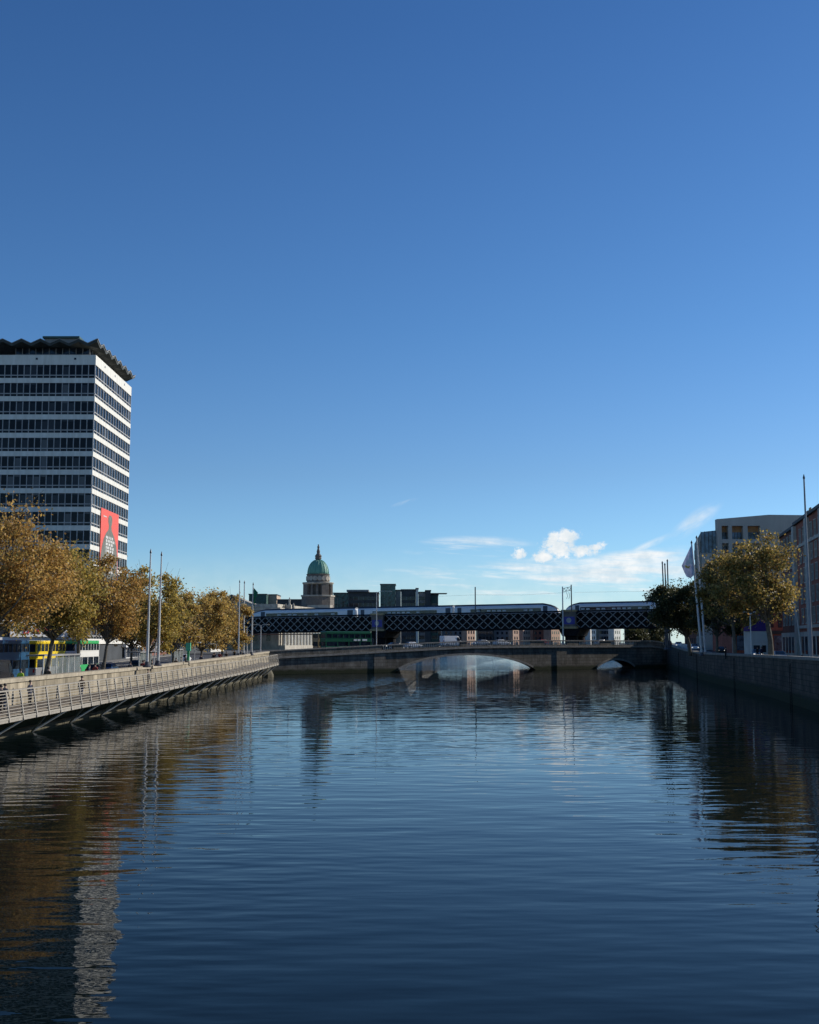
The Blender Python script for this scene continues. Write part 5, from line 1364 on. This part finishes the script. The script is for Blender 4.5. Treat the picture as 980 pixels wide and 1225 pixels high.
# ------------------------------------------------------------------ people
def person(label, loc, rz, top, legs, pose='stand', group=None, name='person', hair='hair', scale=1.0):
    root = thing(name, label, 'person', loc, rz, group)
    V = {}; E_ = []; Rr = {}
    def add(k_, co, r): V[k_] = Vector(co); Rr[k_] = r
    st = .0 if pose == 'stand' else .22
    if pose == 'sit':
        hip = .48
        add('pel', (0, 0, hip+.08), .15)
        for s, n_ in ((-1, 'l'), (1, 'r')):
            add(n_+'hip', (0.02, s*.1, hip+.05), .1); add(n_+'kn', (.45, s*.11, hip+.02), .07); add(n_+'an', (.42, s*.11, .08), .045); add(n_+'toe', (.6, s*.12, .04), .04)
        z0 = hip+.1
    else:
        z0 = .95
        add('pel', (0, 0, .95), .14)
        for s, n_ in ((-1, 'l'), (1, 'r')):
            add(n_+'hip', (0, s*.1, .88), .1); add(n_+'kn', (s*st*.6+.04, s*.1, .5), .07); add(n_+'an', (s*st, s*.1, .09), .045); add(n_+'toe', (s*st+.16, s*.12, .04), .04)
    add('wai', (0, 0, z0+.16), .125); add('che', (0, 0, z0+.38), .15); add('neck', (0.01, 0, z0+.55), .06); add('head', (.03, 0, z0+.68), .09); add('crown', (.02, 0, z0+.78), .085)
    for s, n_ in ((-1, 'l'), (1, 'r')):
        add(n_+'sh', (0, s*.19, z0+.45), .07); add(n_+'el', (-.03+s*st*.3, s*.26, z0+.18), .047)
        if pose == 'lean': add(n_+'wr', (.28, s*.18, z0+.12), .035); add(n_+'ha', (.36, s*.15, z0+.12), .03)
        else: add(n_+'wr', (.1-s*st*.3, s*.26, z0-.06), .035); add(n_+'ha', (.13-s*st*.3, s*.25, z0-.16), .03)
    ks_ = list(V); edges = [('pel', 'wai'), ('wai', 'che'), ('che', 'neck'), ('neck', 'head'), ('head', 'crown')]
    for n_ in 'lr': edges += [('pel', n_+'hip'), (n_+'hip', n_+'kn'), (n_+'kn', n_+'an'), (n_+'an', n_+'toe'), ('che', n_+'sh'), (n_+'sh', n_+'el'), (n_+'el', n_+'wr'), (n_+'wr', n_+'ha')]
    me = bpy.data.meshes.new('body'); me.from_pydata([V[k_] for k_ in ks_], [(ks_.index(a), ks_.index(b_)) for a, b_ in edges], [])
    o = bpy.data.objects.new('body', me); COL.objects.link(o)
    sk = o.modifiers.new('skin', 'SKIN'); 
    for i, k_ in enumerate(ks_): me.skin_vertices[0].data[i].radius = (Rr[k_], Rr[k_])
    me.skin_vertices[0].data[ks_.index('pel')].use_root = True
    sb = o.modifiers.new('sub', 'SUBSURF'); sb.levels = 1; sb.render_levels = 1
    dg = bpy.context.evaluated_depsgraph_get(); bme = bpy.data.meshes.new_from_object(o.evaluated_get(dg))
    bpy.data.objects.remove(o)
    # paint zones by face: legs, torso and arms, skin
    bme.materials.clear(); bme.materials.append(legs); bme.materials.append(top); bme.materials.append(M['skin']); bme.materials.append(M['black'])
    for p_ in bme.polygons:
        c = p_.center; mi = 0
        if c.z > z0-.02 or abs(c.y) > .2 and c.z > z0-.1: mi = 1
        if c.z > z0+.53: mi = 2
        if abs(c.y) > .17 and c.z < z0-.08 and c.z > z0-.3 and pose != 'lean': mi = 2
        if c.z < .1: mi = 3
        p_.material_index = mi
    bme.polygons.foreach_set('use_smooth', [True]*len(bme.polygons))
    bo = bpy.data.objects.new('body', bme); COL.objects.link(bo); bo.parent = root
    MB().lathe([(.105, 0), (.115, .06), (.09, .13), (.03, .165)], 10, (-.01, 0, z0+.71)).build('hair', M[hair], root, smooth=True)
    root.scale = (scale,)*3
    return root
jk = {c: mat('jacket_'+n, v, .8) for c, n, v in (('k', 'black', (.02, .02, .022)), ('n', 'navy', (.02, .03, .07)), ('g', 'grey', (.15, .15, .15)), ('r', 'red', (.35, .05, .04)), ('b', 'brown', (.15, .09, .05)))}
jeans = mat('blue_jeans', (.05, .08, .14), .8); trk = mat('dark_trousers', (.025, .025, .03), .8)
deck = lambda Y: bz0(Y)+.5
PB = 'people on the boardwalk'
person('person in black walking on the boardwalk, nearest the left edge', (-26.6, 77, deck(77)), pi/2, jk['k'], trk, 'walk', PB)
person('person in grey walking just ahead of the person in black on the boardwalk', (-27.2, 79.5, deck(79)), pi/2, jk['g'], jeans, 'walk', PB)
person('person in navy standing at the boardwalk wall below the bus shelter', (-27.6, 86, deck(86)), -.3, jk['n'], trk, 'stand', PB)
person('person in brown walking toward the viewer on the boardwalk', (-26.9, 97, deck(97)), -pi/2, jk['b'], jeans, 'walk', PB)
person('person in black coat standing below the pair of tall poles on the boardwalk', (-26.8, 121, deck(121)), 0, jk['k'], trk, 'stand', PB)
person('person in black sitting on the parapet below the golden trees', (-28.3, 149, ptop(149)-.48), 0, jk['k'], trk, 'sit', PB)
PLq = 'people on the left quay pavement'
person('person in high visibility yellow vest beside the black van', (-30.8, 93.5, 2.62), pi/2, M['hivis'], trk, 'stand', PLq)
person('person in black waiting by the long glass shelter', (-32.2, 124, 2.62), 0, jk['k'], trk, 'stand', PLq)
person('person in red by the parked bicycles', (-31, 137, 2.62), pi/2, jk['r'], jeans, 'walk', PLq)
person('person in grey coat by the parked bicycles', (-31.4, 139.5, 2.62), -pi/2, jk['g'], trk, 'walk', PLq)
person('person in black standing right behind the second tall pole', (-31, 142, 2.62), 0, jk['k'], trk, 'stand', PLq)
for i, (Y, c, lab) in enumerate(((184, 'k', 'person in black left of the group under the golden trees'), (187, 'n', 'person in navy in the middle of the group under the golden trees'), (190, 'r', 'person in red at the right of the group under the golden trees'), (208, 'k', 'person in black beside the green flag pole'), (213, 'g', 'person in grey right of the green flag pole'))):
    person(lab, (-30.6-.3*(i % 2), Y, zl(Y)+.12), pi/2, jk[c], trk, 'walk' if i % 2 else 'stand', PLq)
for Y, x_, c, l_, ps, d_, lab in ((100, -30.6, 'b', jeans, 'walk', 1, 'person in brown jacket and jeans left of the long glass shelter'),
    (112, -30.4, 'n', trk, 'stand', 0, 'person in navy standing before the long glass shelter'),
    (116, -30.9, 'r', jeans, 'walk', -1, 'person in red and jeans before the long glass shelter'),
    (128, -30.3, 'g', trk, 'walk', 1, 'person in grey left of the bicycles'),
    (154, -30.5, 'b', trk, 'walk', -1, 'person in brown before the short glass shelter'),
    (159, -30.8, 'k', jeans, 'stand', 0, 'person in black top and jeans between the two short shelters'),
    (172, -30.4, 'n', jeans, 'walk', 1, 'person in navy and jeans beside the green sign pillar'),
    (195, -30.3, 'b', jeans, 'walk', 1, 'person in brown left of the three thin poles')):
    person(lab, (x_, Y, zl(Y)+.12), d_*pi/2, jk[c], l_, ps, PLq)
PR = 'people on the right quay'
person('person in dark coat standing between the flagpoles and the second trunk', (PX(868, 176), 176, 4.02), 2.5, jk['k'], trk, 'stand', PR)
for u, Y, c, lab in ((906, 186, 'k', 'person in black left of the pair before the kiosk'), (911, 186, 'n', 'person in navy right of the pair before the kiosk'), (795, 285, 'g', 'person in grey near the row of white bollards'), (803, 275, 'r', 'person in red near the row of white bollards')):
    person(lab, (PX(u, Y), Y, zr(Y)+.12), 2.0, jk[c], trk, 'walk', PR)
PG = 'people on the road bridge'
for u, c, lab in ((611, 'k', 'person in black on the bridge left of the portal pier'), (655, 'b', 'person in brown on the bridge just left of the portal pier'), (699, 'r', 'person in red on the bridge right of the portal pier'), (735, 'n', 'person in navy on the bridge before the small dark tree'), (752, 'g', 'person in grey at the right part of the bridge')):
    person(lab, on_bridge(u, 1.5), BROT, jk[c], trk, 'walk', PG)

# ------------------------------------------------------------------ camera and render settings
cd = bpy.data.cameras.new('camera'); cam = bpy.data.objects.new('camera', cd); COL.objects.link(cam)
cd.sensor_fit = 'HORIZONTAL'; cd.sensor_width = 36; cd.lens = 36*F/980
cam.location = (0, 0, EYE); cam.rotation_euler = (pi/2+PITCH, 0, 0); cd.clip_start = .1; cd.clip_end = 8000
scene.camera = cam
scene.render.engine = 'CYCLES'
vs_ = scene.view_settings; vs_.view_transform = 'Standard'; vs_.look = 'None'; vs_.gamma = 1; vs_.exposure = 0; vs_.use_curve_mapping = False
